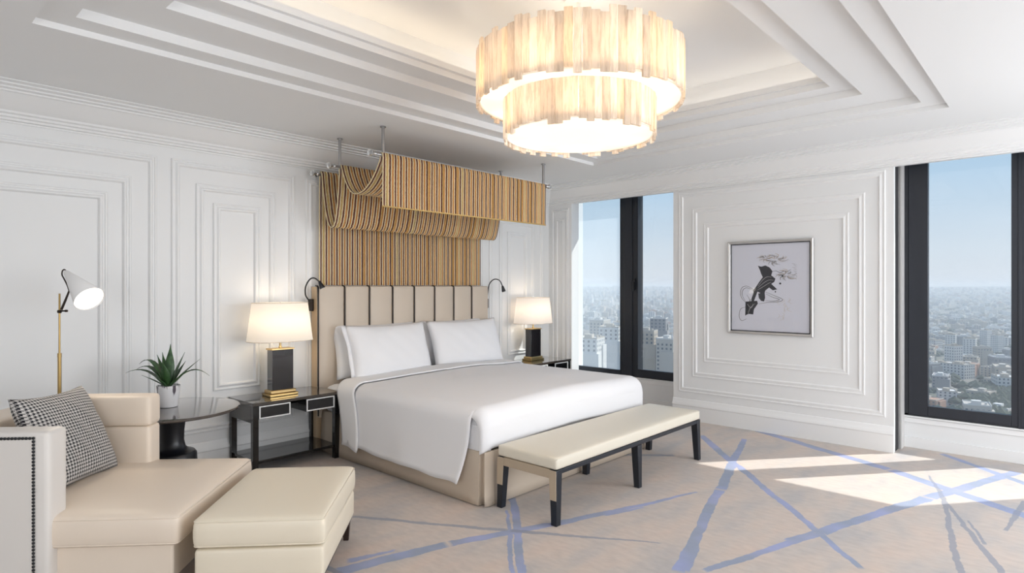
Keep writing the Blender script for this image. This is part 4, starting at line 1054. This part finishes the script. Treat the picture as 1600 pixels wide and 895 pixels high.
while d < 7000:
    stp = 36 if d < 1700 else 44 + (d - 1700) * .012
    n_az = int(math.radians(90) * d / stp)
    for i in range(n_az):
        az = -28 + 90 * (i + rnd.uniform(.1, .9)) / n_az; dd = d + rnd.uniform(-10, 10)
        if d > 1300 and not (-3 < az < 14 or 21 < az < 43): continue
        x, y = polar(az, dd)
        if any((x - a) ** 2 + (y - b) ** 2 < (c + 9) ** 2 for a, b, c in occ): continue
        if rnd.random() < (.30 if d < 1500 else .18):
            for _ in range(7): blob(trees, x + rnd.uniform(-14, 14), y + rnd.uniform(-14, 14), ground_z(x, y) + 3, rnd.uniform(3.2, 7))
            continue
        ci = rnd.choices(range(5), (5, 4, 4, 2, .5))[0]
        w_, d2, h_ = rnd.uniform(14, 26), rnd.uniform(12, 20), rnd.choice((7, 10, 10, 13, 13, 16))
        if 20 < az < 60 and d > 330 and rnd.random() < .25: h_ += 14
        rz = math.radians(rnd.choice((0, 15, 28, 60, 75)) + rnd.uniform(-4, 4))
        if in_w(az) and d < 1500 and cnt < 240:
            if len(protos) < 15: 
                t_ = building('apartment_building', w_, d2, h_, x, y, rz, len(protos) % 5 if len(protos) < 10 else ci, '', None, 300 + cnt); protos.append(t_)
            else:
                t_ = copy_tree(protos[rnd.randrange(len(protos)) if rnd.random() > .35 else rnd.choice((0, 1, 2, 5, 6, 7))]); t_.location = (x, y, ground_z(x, y)); t_.rotation_euler = (0, 0, rz); s1 = rnd.uniform(.85, 1.15); t_.scale = (s1, s1, rnd.uniform(.85, 1.2))
            right = az < 15; zone = 'nearer, lower' if d < 750 else ('middle' if d < 1080 else 'farther, hazier')
            hue = ('pale stone', 'cream', 'white', 'grey', 'terracotta')[int(t_['hue'])]
            t_['label'] = '%s flat-roofed apartment block, %s part of the city, %s window' % (hue, zone, 'right' if right else 'left')
            t_['group'] = '%s city blocks, %s part, %s window' % (hue, zone, 'right' if right else 'left'); cnt += 1
        else:
            mb = far[ci]; c_, s_ = math.cos(rz), math.sin(rz); z = ground_z(x, y)
            Q = lambda a, b, zz_: (x + a * c_ - b * s_, y + a * s_ + b * c_, z + zz_)
            rect = [(-w_ / 2, -d2 / 2), (w_ / 2, -d2 / 2), (w_ / 2, d2 / 2), (-w_ / 2, d2 / 2)]
            mb.hexa([Q(a, b, -8) for a, b in rect], [Q(a, b, h_) for a, b in rect]); mb.hexa([Q(a * .4, b * .4, h_) for a, b in rect], [Q(a * .4, b * .4, h_ + 2.5) for a, b in rect])
            if d < 2400:
                for fl_ in range(int(h_ / 3.3)):
                    zb = 1.2 + 3.3 * fl_
                    for (a, b), (a2, b2) in ((rect[3], rect[0]), (rect[0], rect[1])):
                        kx = 1.004
                        for k in range(3):
                            t0, t1 = (k + .2) / 3, (k + .75) / 3; pa = (a + (a2 - a) * t0, b + (b2 - b) * t0); pb = (a + (a2 - a) * t1, b + (b2 - b) * t1)
                            farw.add([Q(pa[0] * kx, pa[1] * kx, zb), Q(pb[0] * kx, pb[1] * kx, zb), Q(pb[0] * kx, pb[1] * kx, zb + 1.7), Q(pa[0] * kx, pa[1] * kx, zb + 1.7)], [(0, 1, 2, 3)])
    if d < 3000:
        for i in range(int(n_az * .8)):
            az = rnd.uniform(-28, 62); x, y = polar(az, d + rnd.uniform(0, 30)); blob(trees, x, y, ground_z(x, y) + 2.5, rnd.uniform(2.5, 5))
    d += stp
# a big dark park at the right of the right window
for k in range(260):
    az = rnd.gauss(4.0, .9); dd = rnd.uniform(640, 830); x, y = polar(az, dd); blob(trees, x, y, ground_z(x, y) + 5, rnd.uniform(4, 8))
far_e = empty('distant_city', (0, 0, 0), 0, 'hazy mass of small distant buildings stretching to the horizon beyond the windows', 'city'); far_e['kind'] = 'stuff'
for k, mb in enumerate(far): mb.build('distant_buildings', WALLS[k], far_e, kind='stuff')
farw.build('distant_windows', WIN, far_e, kind='stuff')
tag(trees.build('city_trees', mat('far_tree_green', (.045, .06, .038), .95)), 'dark green trees scattered between the city buildings beyond the windows', 'trees', kind='stuff')
# haze lying over the city
hm = bpy.data.materials.new('city_haze'); hm.use_nodes = True; nt = hm.node_tree; nt.nodes.clear()
ho = nt.nodes.new('ShaderNodeOutputMaterial'); hv = nt.nodes.new('ShaderNodeVolumeScatter'); hv.inputs['Color'].default_value = (.90, .95, 1, 1); hv.inputs['Density'].default_value = .00025; hv.inputs['Anisotropy'].default_value = .0
nt.links.new(hv.outputs[0], ho.inputs['Volume'])
hz_ = MB().box(60, 11000, -8000, 10000, -160, 35).build('haze', hm); tag(hz_, 'pale blue haze lying over the distant city', 'haze', kind='stuff')
S.cycles.volume_bounces = 1
